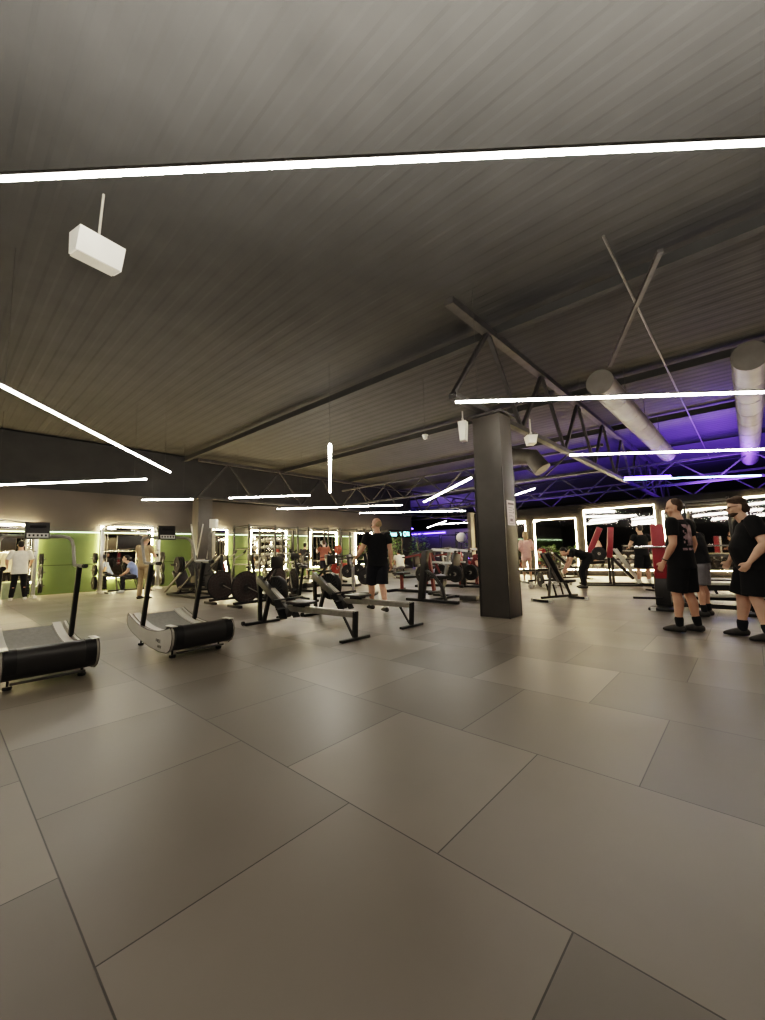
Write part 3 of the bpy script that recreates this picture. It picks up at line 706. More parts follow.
# plate loaded machine kinds
def row_machine(label, loc, rz=0, c='dred'):
    t = thing('seated_row_machine', label, 'gym machine', loc, rz, 'plate loaded machines')
    MB().box(-.75, .75, -.04, .04, 0, .08, .01).build('base_beam', 'steel', t)
    MB().box(.68, .78, -.35, .35, 0, .08, .01).build('front_foot', 'steel', t); MB().box(-.78, -.68, -.4, .4, 0, .08, .01).build('rear_foot', 'steel', t)
    MB().bar((-.5, 0, .05), (-.5, 0, .52), .07, .07).build('seat_post', c, t); MB().box(-.72, -.3, -.18, .18, .5, .57, .02).build('seat', 'pad', t)
    MB().bar((.15, 0, .05), (.15, 0, .8), .08, .07).build('chest_post', 'rail', t); MB().bar((.08, 0, .72), (.02, 0, 1.12), .26, .08, (1, 0, 0), .02).build('chest_pad', 'pad', t)
    MB().bar((.65, 0, .05), (.5, 0, 1.15), .08, .08).build('main_post', c, t)
    for sy in (-1, 1):
        MB().bar((.5, sy*.12, 1.12), (.62, sy*.34, .55), .05, .05).build('lever_arm', c, t)
        MB().bar((.5, sy*.14, 1.1), (-.1, sy*.3, 1.0), .045, .045).build('handle_arm', c, t)
        MB().tube([(-.1, sy*.24, 1.0), (-.1, sy*.42, 1.0)], .02, 8).build('grip', 'rubber', t)
        MB().tube([(.62, sy*.36, .55), (.62, sy*.62, .55)], .024, 8).build('plate_peg', 'chrome', t)
    return t
def press_machine(label, loc, rz=0, c='steel', pad='pad'):
    # local: long base along X; thick slightly slanted upright, curved brace, white topped pads on arms
    t = thing('chest_press_machine', label, 'gym machine', loc, rz, 'plate loaded machines')
    MB().box(-.72, .72, -.05, .05, 0, .06, .012).build('base_beam', 'steel', t)
    MB().box(-.10, -.02, -.0, 1.1, 0, .06, .012).build('long_foot', 'steel', t)
    MB().box(-.7, .7, 1.05, 1.15, 0, .06, .012).build('rear_foot', 'steel', t)
    MB().bar((-.28, 0, .04), (-.12, 0, 1.18), .12, .15, bev=.015).build('main_post', 'graph', t)
    MB().tube([(.4, 0, .05), (.30, 0, .35), (.1, 0, .6), (-.14, 0, .72)], .04, 10).build('curved_brace', 'graph', t)
    MB().bar((-.12, 0, 1.15), (-.05, .95, 1.22), .07, .07).build('top_arm', c, t)
    MB().bar((-.05, .5, .1), (-.05, .95, 1.2), .07, .07).build('rear_post', c, t)
    MB().bar((-.05, .55, .05), (-.05, .55, .5), .08, .08).build('seat_post', c, t)
    MB().box(-.3, .2, .35, .8, .5, .58, .03).build('seat', 'pad', t)
    MB().bar((.28, .55, .62), (.30, .7, 1.1), .3, .08, (1, 0, 0), .02).build('back_pad', 'pad', t)
    for sy in (0, 1):
        MB().bar((-.1, .25+sy*.65, 1.2), (.62, .2+sy*.6, 1.14), .06, .05).build('press_arm', 'white', t)
        MB().tube([(.6, .12+sy*.6, 1.14), (.6, .34+sy*.6, 1.14)], .022, 8).build('grip', 'rubber', t)
        MB().bar((-.1, .25+sy*.6, .9), (.42, .25+sy*.6, .88), .05, .04).build('lower_arm', 'white', t)
        MB().tube([(.42, .18+sy*.7, .62), (.42, .42+sy*.7, .62)], .024, 8).build('plate_peg', 'chrome', t)
    return t
def row_at(label, loc, rz, c='dred', plates='plate', nm=''):
    t = row_machine(label, loc, rz, c)
    for sy in (-1, 1):
        for k in range(2):
            p = V((.62, sy*(.42+.06*k), .55)); p.rotate(Matrix.Rotation(rz, 3, 'Z')); plate(V(loc)+p, 'plate loaded on '+nm, .225, rz+PI/2, plates, 'plates on '+nm)
    return t
row_at('seated row machine beside the walking man\'s left hand', (-8.35, 7.75, 0), .55, 'steel', 'plate', 'the row machine by the walking man')
row_at('dark plate loaded machine right of the walking man with large round plates', (-7.2, 9.3, 0), .0, 'dred', 'plate', 'the machine right of the walking man')
row_at('dark red machine behind the one right of the walking man', (-7.6, 11.2, 0), .3, 'dred', 'plate', 'the dark red machine')
row_at('red machine before the purple area left of the pillar', (-8.9, 13.6, 0), .2, 'red', 'rplate', 'the red machine near the purple area')
row_at('dark machine near the plants at the wall end', (-11.2, 14.4, 0), 1.0, 'steel', 'plate', 'the machine near the plants')
row_at('machine with reddish plates in front of the wall racks', (-12.6, 10.5, 0), 1.2, 'dred', 'rplate', 'the reddish machine by the wall racks')
row_at('dark machine in the middle between rower and wall racks', (-11.0, 9.7, 0), .4, 'steel', 'plate', 'the machine before the wall racks')
press_machine('chest press machine with pale arms just left of the central pillar', (-5.55, 7.75, 0), 0, 'frame')
press_machine('chest press machine further back left of the pillar under the ball', (-6.6, 11.4, 0), .1, 'dred')
press_machine('chest press machine far back before the purple area', (-11.3, 16.3, 0), .2, 'red')
for i in range(2):
    for k in range(2): plate((-5.13, 8.14+i*.7+k*.05, .62), 'plate on the chest press left of the pillar', .19, PI/2, 'plate', 'plates on the near chest press')
# items on floor by the press
mb = MB().box(-.22, .22, -.12, .12, 0, .12, .02).build('step_block', 'frame'); mb.location = (-4.95, 8.45, 0); tag(mb, 'small dark step block beside the chest press base', 'step')

# right side ------------------------------------------------------
p1, p2 = G(556, 603), G(572, 596)
bench('black incline bench with its back pad raised, right of the central pillar', (-3.3, 9.5, 0), 1.15, .95).scale = (.82, .95, .92)
bench('flat bench left of the woman in pink', (-6.7, 13.6, 0), .9, 0)
bench('flat bench with pale edge right of the woman in pink', (-5.2, 13.9, 0), .75, 0)
# red leg press (two red slanted uprights)
def red_press(label, loc, rz=0):
    t = thing('incline_press_machine', label, 'gym machine', loc, rz)
    MB().box(-1.0, 1.0, -.5, -.42, 0, .06).build('base_rail', 'steel', t); MB().box(-1.0, 1.0, .42, .5, 0, .06).build('base_rail', 'steel', t)
    for sy in (-.46, .46):
        MB().bar((-.9, sy, .04), (-.62, sy, 1.0), .09, .09).build('leg', 'steel', t)
        MB().bar((.1, sy, .04), (.1, sy, 1.0), .09, .09).build('leg', 'steel', t)
    for x in (-.72, .02):
        MB().bar((x, -.46, .95), (x+(.5 if x < 0 else .12), -.46, 1.98), .2, .12, (0, 1, 0), .02).build('red_upright', 'red', t)
    MB().bar((.28, -.3, 1.25), (1.0, -.3, .1), .07, .07).build('slide_rail', 'silver', t); MB().bar((.28, .3, 1.25), (1.0, .3, .1), .07, .07).build('slide_rail', 'silver', t)
    MB().bar((.15, 0, .95), (.8, 0, .22), .4, .1, bev=.02).build('back_pad', 'pad', t)
    MB().bar((-.9, 0, .75), (-.1, 0, .8), .35, .1, bev=.02).build('seat', 'pad', t)
    MB().tube([(-.35, -.9, 1.1), (-.35, .9, 1.1)], .02, 8).build('bar', 'chrome', t)
    return t
red_press('press machine with two slanting bright red uprights before the mirrors', (-3.3, 13.9, 0), .35).scale = (.8, .8, .88)
for sx in (-1, 1):
    for k in range(2): plate(V((-3.56, 13.80, .968))+V((-.21*sx*(1+.08*k), .58*sx*(1+.08*k), 0)), 'black plate on the bar of the red upright machine', .2, PI/2+.35, 'plate', 'plates on the red upright machine')
# bench press station with red shroud
st = thing('bench_press_station', 'bench press station with a red upright panel left of the two men', 'gym machine', (-1.28, 9.12, 0))
MB().box(-.12, .12, -.06, .06, .06, .62, .02).build('lower_post', 'graph', st)
MB().box(-.105, .105, -.07, .07, .55, 1.56, .03).build('red_panel', 'red', st)
MB().box(-.05, .05, -.075, -.069, .66, .84).build('panel_slot', 'dred', st)
MB().box(-.2, .2, -.35, .35, 0, .05, .01).build('foot', 'steel', st)
MB().box(-.16, -.08, -.36, -.30, 0, .055).build('foot_cap', 'white', st)
MB().box(.13, .19, -.05, .05, .3, 1.55).build('side_column', 'silver', st)
MB().box(1.2, 1.3, -.06, .06, 0, 1.25, .01).build('far_post', 'steel', st)
MB().box(1.08, 1.42, -.35, .35, 0, .05, .01).build('far_foot', 'steel', st)
MB().box(0, 1.25, .05, .12, .05, .12).build('joining_beam', 'steel', st)
MB().bar((-.45, -.2, .2), (0, -.1, .2), .05, .04).build('step_peg', 'steel', st)
lb_ = barbell('long barbell racked across the bench press station', (-.55, 9.0, 1.14), -PI/2+.0, 2.2)
for x in (-.45, .05, .12): plate((x*1.0+.55, 9.0, 1.14), 'black plate on the long racked barbell', .22, 0, 'plate', 'plates on the long racked barbell')
bench('low bench with pale frame behind the two men', (-.35, 10.5, 0), .15, 0)
bench('second low bench further behind the two men', (.5, 12.0, 0), .2, .5)
row_at('dark machine behind the heavier man at the right edge', (.9, 13.2, 0), .4, 'steel', 'plate', 'the machine at the right edge')
row_at('dark machine between the red panel and the mirrors', (-1.9, 14.6, 0), 1.2, 'steel', 'plate', 'the machine by the mirrors')
rk2 = rack('tall thin rack standing before the mirror behind the two men', (-1.0, 16.8, 0), 0, 1.3, 1.2, 2.6); rk2['group'] = 'racks by the mirrors'
row_at('machine in the dim area right behind the pillar', (-8.2, 16.3, 0), .5, 'dred', 'plate', 'the machine behind the pillar')

sb = thing('low_step_bench', 'low pale topped step bench seen between the two men', 'bench', G(722, 606), .25)
MB().box(-.6, .6, -.2, .2, .40, .45, .01).build('top', 'lgrey', sb, False); MB().box(-.6, .6, -.45, -.2, .2, .24, .01).build('lower_step', 'lgrey', sb, False)
for x in (-.5, .5):
    for y in (-.38, .15): MB().box(x-.04, x+.04, y-.04, y+.04, 0, .4 if y > 0 else .2).build('leg', 'steel', sb)
MB().box(-.58, .58, -.18, .18, .3, .4).build('frame', 'steel', sb, False)
# dumbbells on floor rack near mirrors
dr = thing('dumbbell_rack', 'low two tier dumbbell rack along the mirrors', 'rack', (-4.3, 17.3, 0))
for z in (.35, .7): MB().box(-1.6, 1.6, -.2, .2, z-.03, z).build('tray', 'steel', dr)
for x in (-1.5, 1.5): MB().box(x-.04, x+.04, -.22, .22, 0, .75).build('stand', 'steel', dr)
for z, nm in ((.35, 'lower'), (.7, 'upper')):
    for k in range(10): dumbbell('dumbbell on the %s tier of the rack along the mirrors' % nm, (-5.7+k*.31, 17.3, z+.062), 0, group='dumbbells on the %s mirror rack tier' % nm)

# more stations in the far right area
bench('flat bench at the left end of the mirrors by the woman in pink', (-7.6, 15.4, 0), 1.2, 0)
bench('raised bench close to the mirrors left of the red uprights', (-5.0, 15.6, 0), .9, .7)
bench('raised bench close to the mirrors right of the red uprights', (-1.5, 12.9, 0), .7, .8)
for i, (u_, v_, z_) in enumerate(((536, 584, .0), (541, 587, .0), (676, 597, 0))):
    p_ = G(u_, v_); plate((p_.x, p_.y, .225), ['plate standing on the floor by the woman in pink', 'second plate standing on the floor right of the woman in pink', 'plate standing on the floor behind the printed shirt man'][i], .225, .3+i*.5, 'plate', 'plates standing on the floor')
for k in range(6):
    p_ = G(532+k*7, 588-(k % 2)*3); dumbbell('dumbbell lying on the floor between the pillar and the bending person', (p_.x, p_.y, .062), .4*k, group='dumbbells lying on the floor')
# plants
def plant(label, loc, h, n=120, spread=.45, seed=1):
    rnd = random.Random(seed); t = thing('potted_plant', label, 'plant', loc, 0, 'leafy plants')
    MB().lathe([(.14, 0), (.2, .4), (.22, .42), (.19, .42), (.17, .36)], n=18).build('pot', 'pot', t)
    st_ = MB(); lf = MB()
    for i in range(7):
        a = rnd.uniform(0, 2*PI); r = rnd.uniform(.1, spread*.6); st_.tube([(0, 0, .38), (r*.4*math.cos(a), r*.4*math.sin(a), h*.55), (r*math.cos(a), r*math.sin(a), h*.95)], .012, 5)
    for i in range(n):
        a = rnd.uniform(0, 2*PI); r = spread*math.sqrt(rnd.random()); z = rnd.uniform(.5, h); r *= .55+.6*math.sin(PI*min(1, (z-.3)/(h-.2)))
        c = V((r*math.cos(a), r*math.sin(a), z)); d = V((math.cos(a+rnd.uniform(-1, 1)), math.sin(a+rnd.uniform(-1, 1)), rnd.uniform(-.5, .7))).normalized(); L = rnd.uniform(.14, .26)
        s = d.cross(V((rnd.random()-.5, rnd.random()-.5, 1))).normalized()*L*.28; up = s.cross(d)*.18
        lf.add([c, c+d*L*.45+s+up, c+d*L, c+d*L*.45-s+up, c+d*L*.5], [(0, 1, 4), (1, 2, 4), (2, 3, 4), (3, 0, 4)])
    st_.build('stems', 'pot', t); lf.build('foliage', 'leaf', t, False); return t
plant('tall leafy plant by the wall end under the cyan sign', onX(392, 560, -17.0)*V((1, 1, 0)) if False else (-16.7, 19.6, 0), 2.0, 260, .55, 1)
plant('bushy plant right of the cyan sign', (-16.3, 21.6, 0), 2.3, 260, .6, 2)
plant('leafy plant beside the pale ball left of the central pillar', (-11.6, 20.9, 0), 2.4, 260, .6, 3)
plant('plant reflected near the mirrors right of the woman in pink', (-5.9, 16.3, 0), 1.2, 80, .3, 4)
bs = thing('ball_stand', 'tall slim stand under the pale exercise ball', 'stand', (-11.85, 19.6, 0))
MB().box(-.3, .3, -.3, .3, 0, .04).build('base', 'steel', bs); MB().tube([(0, 0, .04), (0, 0, 1.55)], .03, 8).build('pole', 'steel', bs); MB().tube(arc((0, 0, 1.62), .18, 0, 340, 14, 'xy'), .015, 6, True).build('ring', 'steel', bs)
bl = MB().ell((0, 0, 0), (.28, .28, .28), 24).build('exercise_ball', 'white'); bl.location = (-11.85, 19.6, 1.86); tag(bl, 'pale exercise ball on a stand before the purple area', 'ball')
# purple area frames
for i, (x, y) in enumerate(((-17.5, 27), (-14.5, 24.5), (-21, 30))):
    dup(rk, (x, y, 0), .5, ['rack in the purple area beside the wall end', 'rack in the purple area left of the ball', 'farthest rack in the purple area'][i], 'racks in the purple area')
# ================================================================== PEOPLE
class Blob(MB):
    def cap(s, p, r1, q, r2, n=12):
        p = V(p); q = V(q); a = (q-p); L = a.length; a.normalize(); pts = []; rr = []
        for i in range(5): t = PI/2*(1-i/4)*1.0; pts.append(p-a*r1*math.sin(t)); rr.append(max(.001, r1*math.cos(t)))
        for i in range(1, 6): t = PI/2*i/5 if i else 0; pts.append(q+a*r2*math.sin(t)); rr.append(max(.001, r2*math.cos(t)))
        pts.insert(5, q); rr.insert(5, r2)
        return s.tube(pts, rr, n)
    def loft(s, rings, side=(1, 0, 0), n=24):
        # rings: (center, rx, ry[, axis])
        base = len(s.v); C = [V(r[0]) for r in rings]; N = len(C)
        for i, r in enumerate(rings):
            a = (C[min(i+1, N-1)]-C[max(i-1, 0)]).normalized() if len(r) < 4 else V(r[3]).normalized()
            sd = V(side); sd = (sd-a*sd.dot(a)).normalized(); fw = a.cross(sd)
            for k in range(n):
                t = 2*PI*k/n; s.v.append(tuple(C[i]+sd*math.cos(t)*r[1]+fw*math.sin(t)*r[2]))
        for i in range(N-1):
            for k in range(n): s.f.append((base+i*n+k, base+i*n+(k+1) % n, base+(i+1)*n+(k+1) % n, base+(i+1)*n+k))
        s.f.append(tuple(base+k for k in reversed(range(n)))); s.f.append(tuple(base+(N-1)*n+k for k in range(n)))
        return s
    def fuse(s, name, m, parent, vox=.012, it=4, scale=1.0):
        me = bpy.data.meshes.new('t'); me.from_pydata([tuple(V(p)*scale) for p in s.v], [], s.f)
        bm = bmesh.new(); bm.from_mesh(me); bmesh.ops.recalc_face_normals(bm, faces=bm.faces); bm.to_mesh(me); bm.free()
        o = bpy.data.objects.new('t', me); COL.objects.link(o)
        r = o.modifiers.new('r', 'REMESH'); r.mode = 'VOXEL'; r.voxel_size = vox; r.adaptivity = 0
        sm = o.modifiers.new('s', 'SMOOTH'); sm.iterations = it; sm.factor = .5
        dg = bpy.context.evaluated_depsgraph_get(); dg.update()
        nm = bpy.data.meshes.new_from_object(o.evaluated_get(dg)); nm.name = name
        bpy.data.objects.remove(o); bpy.data.meshes.remove(me)
        nm.materials.clear(); nm.materials.append(M[m] if isinstance(m, str) else m)
        nm.polygons.foreach_set('use_smooth', [True]*len(nm.polygons))
        ob = bpy.data.objects.new(name, nm); COL.objects.link(ob)
        if parent: ob.parent = parent
        return ob
def lerp(a, b, t): return V(a)*(1-t)+V(b)*t
def person(label, loc, rz, H=1.8, w=1., b=0., vox=.014, shirt='black', bottom='black', style='shorts', shoe='shoe', sock=None, hair='hairk', hairstyle='short', skin='skin',
           J=None, headyaw=0., headpitch=0., sleeve=.55, hem=0., fingers=False, glasses=False, beard=False, leanv=None, cat='person', group=None, curl=.5):
    s = H/1.8
    j = dict(pel=(0, 0, .95), chest=(0, 0, 1.30), neck=(0, -.01, 1.50), head=(0, .03, 1.66),
             shL=(-.185*w, -.01, 1.44), elL=(-.25*w, -.03, 1.15), wrL=(-.25*w, .07, .91),
             shR=(.185*w, -.01, 1.44), elR=(.25*w, -.03, 1.15), wrR=(.25*w, .07, .91),
             hpL=(-.09, 0, .93), knL=(-.11, .03, .51), anL=(-.12, -.02, .09),
             hpR=(.09, 0, .93), knR=(.11, .03, .51), anR=(.12, -.02, .09), toeL=None, toeR=None)
    if J: j.update(J)
    t = thing('person', label, cat, loc, rz, group)
    j = {k: (V(v) if v is not None else None) for k, v in j.items()}
    pel, chest, neck, head = j['pel'], j['chest'], j['neck'], j['head']
    side = (j['shR']-j['shL']).normalized(); ax = (neck-pel).normalized(); fw = ax.cross(side)*-1
    fw = side.cross(ax)*-1 if False else ax.cross(side)
    # with side=+X, ax=+Z -> ax x side = +Y = forward
    B = Blob()
    waist = lerp(pel, chest, .5)
    def R(c, rx, ry, f=0): return (V(c)+fw*f, rx, ry)
    sh_c = (j['shL']+j['shR'])/2
    B.loft([R(pel-ax*.10, .10*w, .09), R(pel, .162*w, .112+b*.5, b*.3), R(lerp(pel, chest, .35), .15*w, .105+b*.9, b*.6), R(waist, .148*w, .10+b, b*.7), R(lerp(waist, chest, .6), .158*w, .105+b*.6, b*.35), R(chest, .172*w, .112+b*.2, .005), R(lerp(chest, sh_c, .7), .168*w, .10), R(sh_c+ax*.015, .12*w, .075), R(neck-ax*.005, .062, .062)], side)
    for S in 'LR':
        sh, el, wr = j['sh'+S], j['el'+S], j['wr'+S]
        g = 1+(w-1)*.8
        B.cap(sh, .062*g, lerp(sh, el, .5), .053*g).cap(lerp(sh, el, .45), .053*g, el, .041*g)
        B.cap(el, .041*g, lerp(el, wr, .35), .044*g).cap(lerp(el, wr, .3), .044*g, wr, .027)
        # hand
        d = (wr-el).normalized(); out = side*(1 if S == 'R' else -1); out = (out-d*out.dot(d)).normalized(); pf = d.cross(out).normalized()
        if pf.dot(fw) < 0: pf = -pf
        hc = wr+d*.055
        B.loft([(wr-d*.005, .02, .024), (wr+d*.03, .019, .036), (wr+d*.07, .017, .043), (wr+d*.09, .014, .040)], out)
        for k in range(4):
            L = (.072, .082, .076, .06)[k]; base = wr+d*.085+pf*(.030-.020*k)
            m1 = base+(d-out*curl*.5).normalized()*L*.5; m2 = m1+(d*(1-curl*.6)-out*curl*1.3).normalized()*L*.5
            B.cap(base, .0095, m1, .009, 8).cap(m1, .009, m2, .0075, 8)
        tb = wr+d*.03+pf*.03; t1 = tb+(d*.7+pf*.75).normalized()*.04; t2 = t1+(d+pf*.1-out*.3).normalized()*.03
        B.cap(tb, .013, t1, .0105, 8).cap(t1, .0105, t2, .009, 8)
        hp, kn, an = j['hp'+S], j['kn'+S], j['an'+S]; gl = 1+(w-1)*.9
        B.cap(hp, .088*gl, lerp(hp, kn, .5), .073*gl).cap(lerp(hp, kn, .5), .073*gl, kn, .055*gl)
        back = V((0, -1, 0)); cf = lerp(kn, an, .3)+back*.015
        B.cap(kn, .052*gl, cf, .057*gl).cap(cf, .057*gl, lerp(kn, an, .65), .043*gl).cap(lerp(kn, an, .65), .043*gl, an, .034*gl)
        td = j['toe'+S] or V((.06 if S == 'R' else -.06, 1, 0)); td = td.normalized()
        B.cap(an+V((0, 0, -.02)), .034, an+td*.12+V((0, 0, -.045)), .028)
    # neck and head
    g = 1+(w-1)*.5
    B.cap(neck-ax*.03, .062*g, head-V((0, 0, .07)), .054*g)
    hm = Matrix.Translation(head) @ Matrix.Rotation(headyaw, 4, 'Z') @ Matrix.Rotation(headpitch, 4, 'X')
    hb = Blob(); hb.ell((0, -.012, .035), (.076, .095, .098), 18).ell((0, .012, -.035), (.06*g, .075, .078), 16).ell((0, .055, -.085), (.035, .03, .03), 10)
    hb.cap((0, .082, .015), .010, (0, .108, -.022), .015, 8).ell((0, .072, .03), (.055, .022, .012), 10).ell((0, .082, -.055), (.026, .014, .012), 10)
    for sx in (-1, 1): hb.ell((sx*.077, -.005, -.005), (.012, .022, .034), 10).ell((sx*.04, .055, -.03), (.03, .03, .03), 10)
    B.add(hb.v, hb.f, hm)
    B.fuse('body', skin, t, vox, 3, s)
    def small(mb, name, m): 
        o = MB().add([V(p)*s for p in [hm @ V(q) for q in mb.v]], mb.f).build(name, m, t); return o
    if vox < .012:
        e = MB()
        for sx in (-1, 1): e.ell((sx*.032, .081, .012), (.014, .008, .007), 10)
        small(e, 'eyes', 'eye'); small(MB().ell((0, .093, -.053), (.024, .006, .007), 10), 'mouth', 'lip')
        if glasses:
            gl_ = MB()
            for sx in (-1, 1): gl_.tube([(sx*.033+.024*math.cos(a), .10, .012+.018*math.sin(a)) for a in [2*PI*i/14 for i in range(14)]], .003, 6, True).tube([(sx*.057, .10, .015), (sx*.078, .0, .015)], .003, 6)
            gl_.tube([(-.01, .10, .015), (.01, .10, .015)], .003, 6); small(gl_, 'glasses', 'steel')
        if beard:
            bb_ = Blob(); bb_.ell((0, .022, -.078), (.060, .070, .042), 16).add(*[(lambda q: (q.v, q.f))(MB().ell((0, .058, -.095), (.036, .034, .026), 12))][0]); bb_.v = [tuple(hm @ V(p)) for p in bb_.v]; bb_.fuse('beard', hair, t, vox, 2, s)
    if hair:
        hh = Blob()
        if hairstyle == 'short': hh.ell((0, -.025, .055), (.082, .094, .092), 18).ell((0, -.045, .0), (.078, .068, .07), 14)
        elif hairstyle == 'cropped': hh.ell((0, -.022, .048), (.0785, .0885, .0885), 18).ell((0, -.045, .0), (.0765, .064, .062), 14)
        elif hairstyle == 'fringe': hh.ell((0, -.045, .0), (.0785, .068, .055), 16).ell((0, -.062, .03), (.066, .05, .05), 12)
        elif hairstyle == 'long': hh.ell((0, -.025, .055), (.086, .098, .095), 18).ell((0, -.07, -.05), (.085, .055, .13), 14)
        elif hairstyle == 'swept': hh.ell((0, -.02, .06), (.081, .098, .086), 18).ell((0, -.06, -.01), (.086, .066, .085), 14).ell((0, -.09, -.05), (.06, .045, .04), 10).ell((0, .045, .105), (.055, .04, .028), 12)
        hh.v = [tuple(hm @ V(p)) for p in hh.v]; hh.fuse('hair', hair, t, vox, 2, s)
    # shirt
    if shirt:
        q = .016; g = 1+(w-1)*.8
        T = Blob(); hemc = pel-ax*(.06-hem)
        T.loft([(hemc, .178*w+q, .135+b*.7, ax), R(pel+ax*.02, .172*w+q, .128+b*.8, b*.4), R(lerp(pel, chest, .35), .163*w+q, .122+b, b*.6), R(waist, .160*w+q, .118+b*1.05, b*.7), R(lerp(waist, chest, .6), .166*w+q, .118+b*.65, b*.35), R(chest, .178*w+q, .118+b*.25, .006), R(lerp(chest, sh_c, .75), .176*w+q, .104+q*.4), R(sh_c+ax*.022, .135*w+q, .082), R(neck-ax*.02, .078*g, .075), R(neck-ax*.002, .07*g, .068)], side)
        for S in 'LR':
            sh, el = j['sh'+S], j['el'+S]; e_ = lerp(sh, el, sleeve)
            T.cap(sh, .077*g, lerp(sh, el, .2), .074*g); T.loft([(lerp(sh, el, -.12), .03, .03), (lerp(sh, el, -.05), .065*g, .065*g), (lerp(sh, el, .1), .076*g, .074*g), (lerp(sh, el, .35), .074*g, .07*g), (e_, .072*g, .068*g)], fw)
            if sleeve > 1:
                T.cap(el, .05*g, lerp(el, j['wr'+S], .9), .036)
        T.fuse('shirt', shirt, t, vox, 3, s)
    if bottom:
        T = Blob(); gl = 1+(w-1)*.9
        T.loft([R(pel-ax*.13, .10*w, .10), R(pel-ax*.06, .178*w, .13+b*.4, b*.2), R(pel+ax*.03, .172*w, .122+b*.6, b*.35), R(pel+ax*.07, .163*w, .118+b*.7, b*.5)], side)
        for S in 'LR':
            hp, kn, an = j['hp'+S], j['kn'+S], j['an'+S]
            if style == 'shorts': T.loft([(lerp(hp, kn, -.1), .085*gl, .105), (lerp(hp, kn, .2), .108*gl, .118*gl), (lerp(hp, kn, .6), .104*gl, .112*gl), (lerp(hp, kn, .95), .106*gl, .112*gl)], (1, 0, 0))
            elif style == 'brief': T.loft([(lerp(hp, kn, -.1), .08*gl, .10), (lerp(hp, kn, .1), .096*gl, .105*gl), (lerp(hp, kn, .35), .09*gl, .095*gl)], (1, 0, 0))
            else:
                T.cap(hp, .10*gl, kn, .074*gl).cap(kn, .074*gl, lerp(kn, an, .9), .06*gl)
        T.fuse('shorts' if style != 'pants' else 'trousers', bottom, t, vox, 3, s)
    for S in 'LR':
        an, kn = j['an'+S], j['kn'+S]; td = (j['toe'+S] or V((.06 if S == 'R' else -.06, 1, 0))).normalized()
        K = Blob(); z0 = V((0, 0, 1)); f0 = an+V((0, 0, -.09+.045))
        sdv = td.cross(z0).normalized(); flat = V((0, 0, 1))
        K.loft([(f0-td*.075+V((0, 0, .005)), .012, .012, td), (f0-td*.06, .034, .040, td), (f0+V((0, 0, .006)), .040, .052, td), (f0+td*.06+V((0, 0, .004)), .044, .049, td), (f0+td*.11-V((0, 0, .004)), .047, .040, td), (f0+td*.17-V((0, 0, .015)), .042, .026, td), (f0+td*.20-V((0, 0, .02)), .02, .014, td)], sdv)
        K.cap(an+V((0, 0, -.04)), .044, an+V((0, 0, -.015)), .043)
        K.fuse('shoe', shoe, t, max(.01, vox), 2, s)
        if sock: Blob().cap(an+V((0, 0, .0)), .041*gl, lerp(an, kn, .20), .049*gl).fuse('sock', sock, t, max(.01, vox), 2, s)
    return t
def face(dx, dy): return math.atan2(-dx, dy)
# camera-left in plan = (-.742,-.67); camera-away = (-.67,.742)
def dirn(left, away): return face(-.742*left-.67*away, -.67*left+.742*away)
# 1 man with printed shirt (right group)
pB = G(689, 632)
mB = person('cropped haired man in black t-shirt with faded back print and black shorts', pB, dirn(.55, .85), 1.82, 1.10, .03, .0085, 'black', 'black', 'shorts', 'shoe', 'black', 'hairb', 'cropped', 'skin',
       dict(shL=(-.21, .0, 1.45), elL=(-.26, -.02, 1.17), wrL=(-.24, .12, .93), elR=(.27, -.06, 1.17), wrR=(.27, .03, .92), anL=(-.10, .06, .09), knL=(-.10, .06, .51), anR=(.12, -.07, .09), knR=(.11, .0, .50)), headyaw=.45, headpitch=-.14, sleeve=.62, hem=-.05, curl=.6)
def shirt_print(t, s):
    # faded print built as thin cloth patches on the back
    rnd = random.Random(3); mb = MB(); 
    def back(x, z):  # follow the back surface of the shirt
        sh_ = [o for o in t.children if o.name.startswith('shirt')][0]
        ok, p, nn, i = sh_.ray_cast(V((x, -1, z)), V((0, 1, 0))); return p+V((0, -.003, 0)) if ok else None
    for r in range(22):
        for c in range(16):
            x = (-.135+.27*c/15)*s; z = (1.09+.33*r/21)*s
            u_ = c/15-.5
            if r > 3 and (abs(u_) > .42+.06*math.sin(r*1.3) or noise.noise(V((c*.33, r*.21, 2.2))) < -.22-.2*math.cos(u_*6)*.5): continue
            if r in (2, 3): continue
            if r < 2 and c % 4 == 3: continue
            a = [back(x+dx*s, z+dz*s) for dx, dz in ((-.009, -.0082), (.009, -.0082), (.009, .0082), (-.009, .0082))]
            if all(a): mb.add(a, [(0, 1, 2, 3)])
    mb.build('back_print', mat('faded_print', (.38, .27, .28), .9, 0, .5, 14), t)
shirt_print(mB, 1.82/1.8)
pw = MB().tube([(0+.036*math.cos(a), .036*math.sin(a), 0) for a in [2*PI*i/16 for i in range(16)]], .008, 6, True).build('wristband', 'steel', mB)
pw.location = V((-.24, .10, .965))*1.82/1.8; pw.rotation_euler = (.45, 0, 0)
# 2 heavier man
pC = G(761, 639)
person('heavily built man with glasses and beard in black t-shirt and shorts at the right edge', pC, dirn(.88, .47), 1.78, 1.28, .065, .0085, 'black', 'black', 'shorts', 'shoe', 'navy', 'hairb', 'swept', 'skin2',
       dict(pel=(0, -.03, .95), neck=(0, .02, 1.49), head=(0, .09, 1.645), shL=(-.22, 0, 1.44), shR=(.22, 0, 1.44), elL=(-.34, -.05, 1.17), wrL=(-.31, .10, .95), elR=(.33, .02, 1.17), wrR=(.28, .16, .95), anR=(.16, .13, .09), knR=(.14, .1, .51), anL=(-.15, -.05, .09)), headyaw=.12, headpitch=-.14, glasses=True, beard=True, sleeve=.68, hem=-.04, curl=.9)
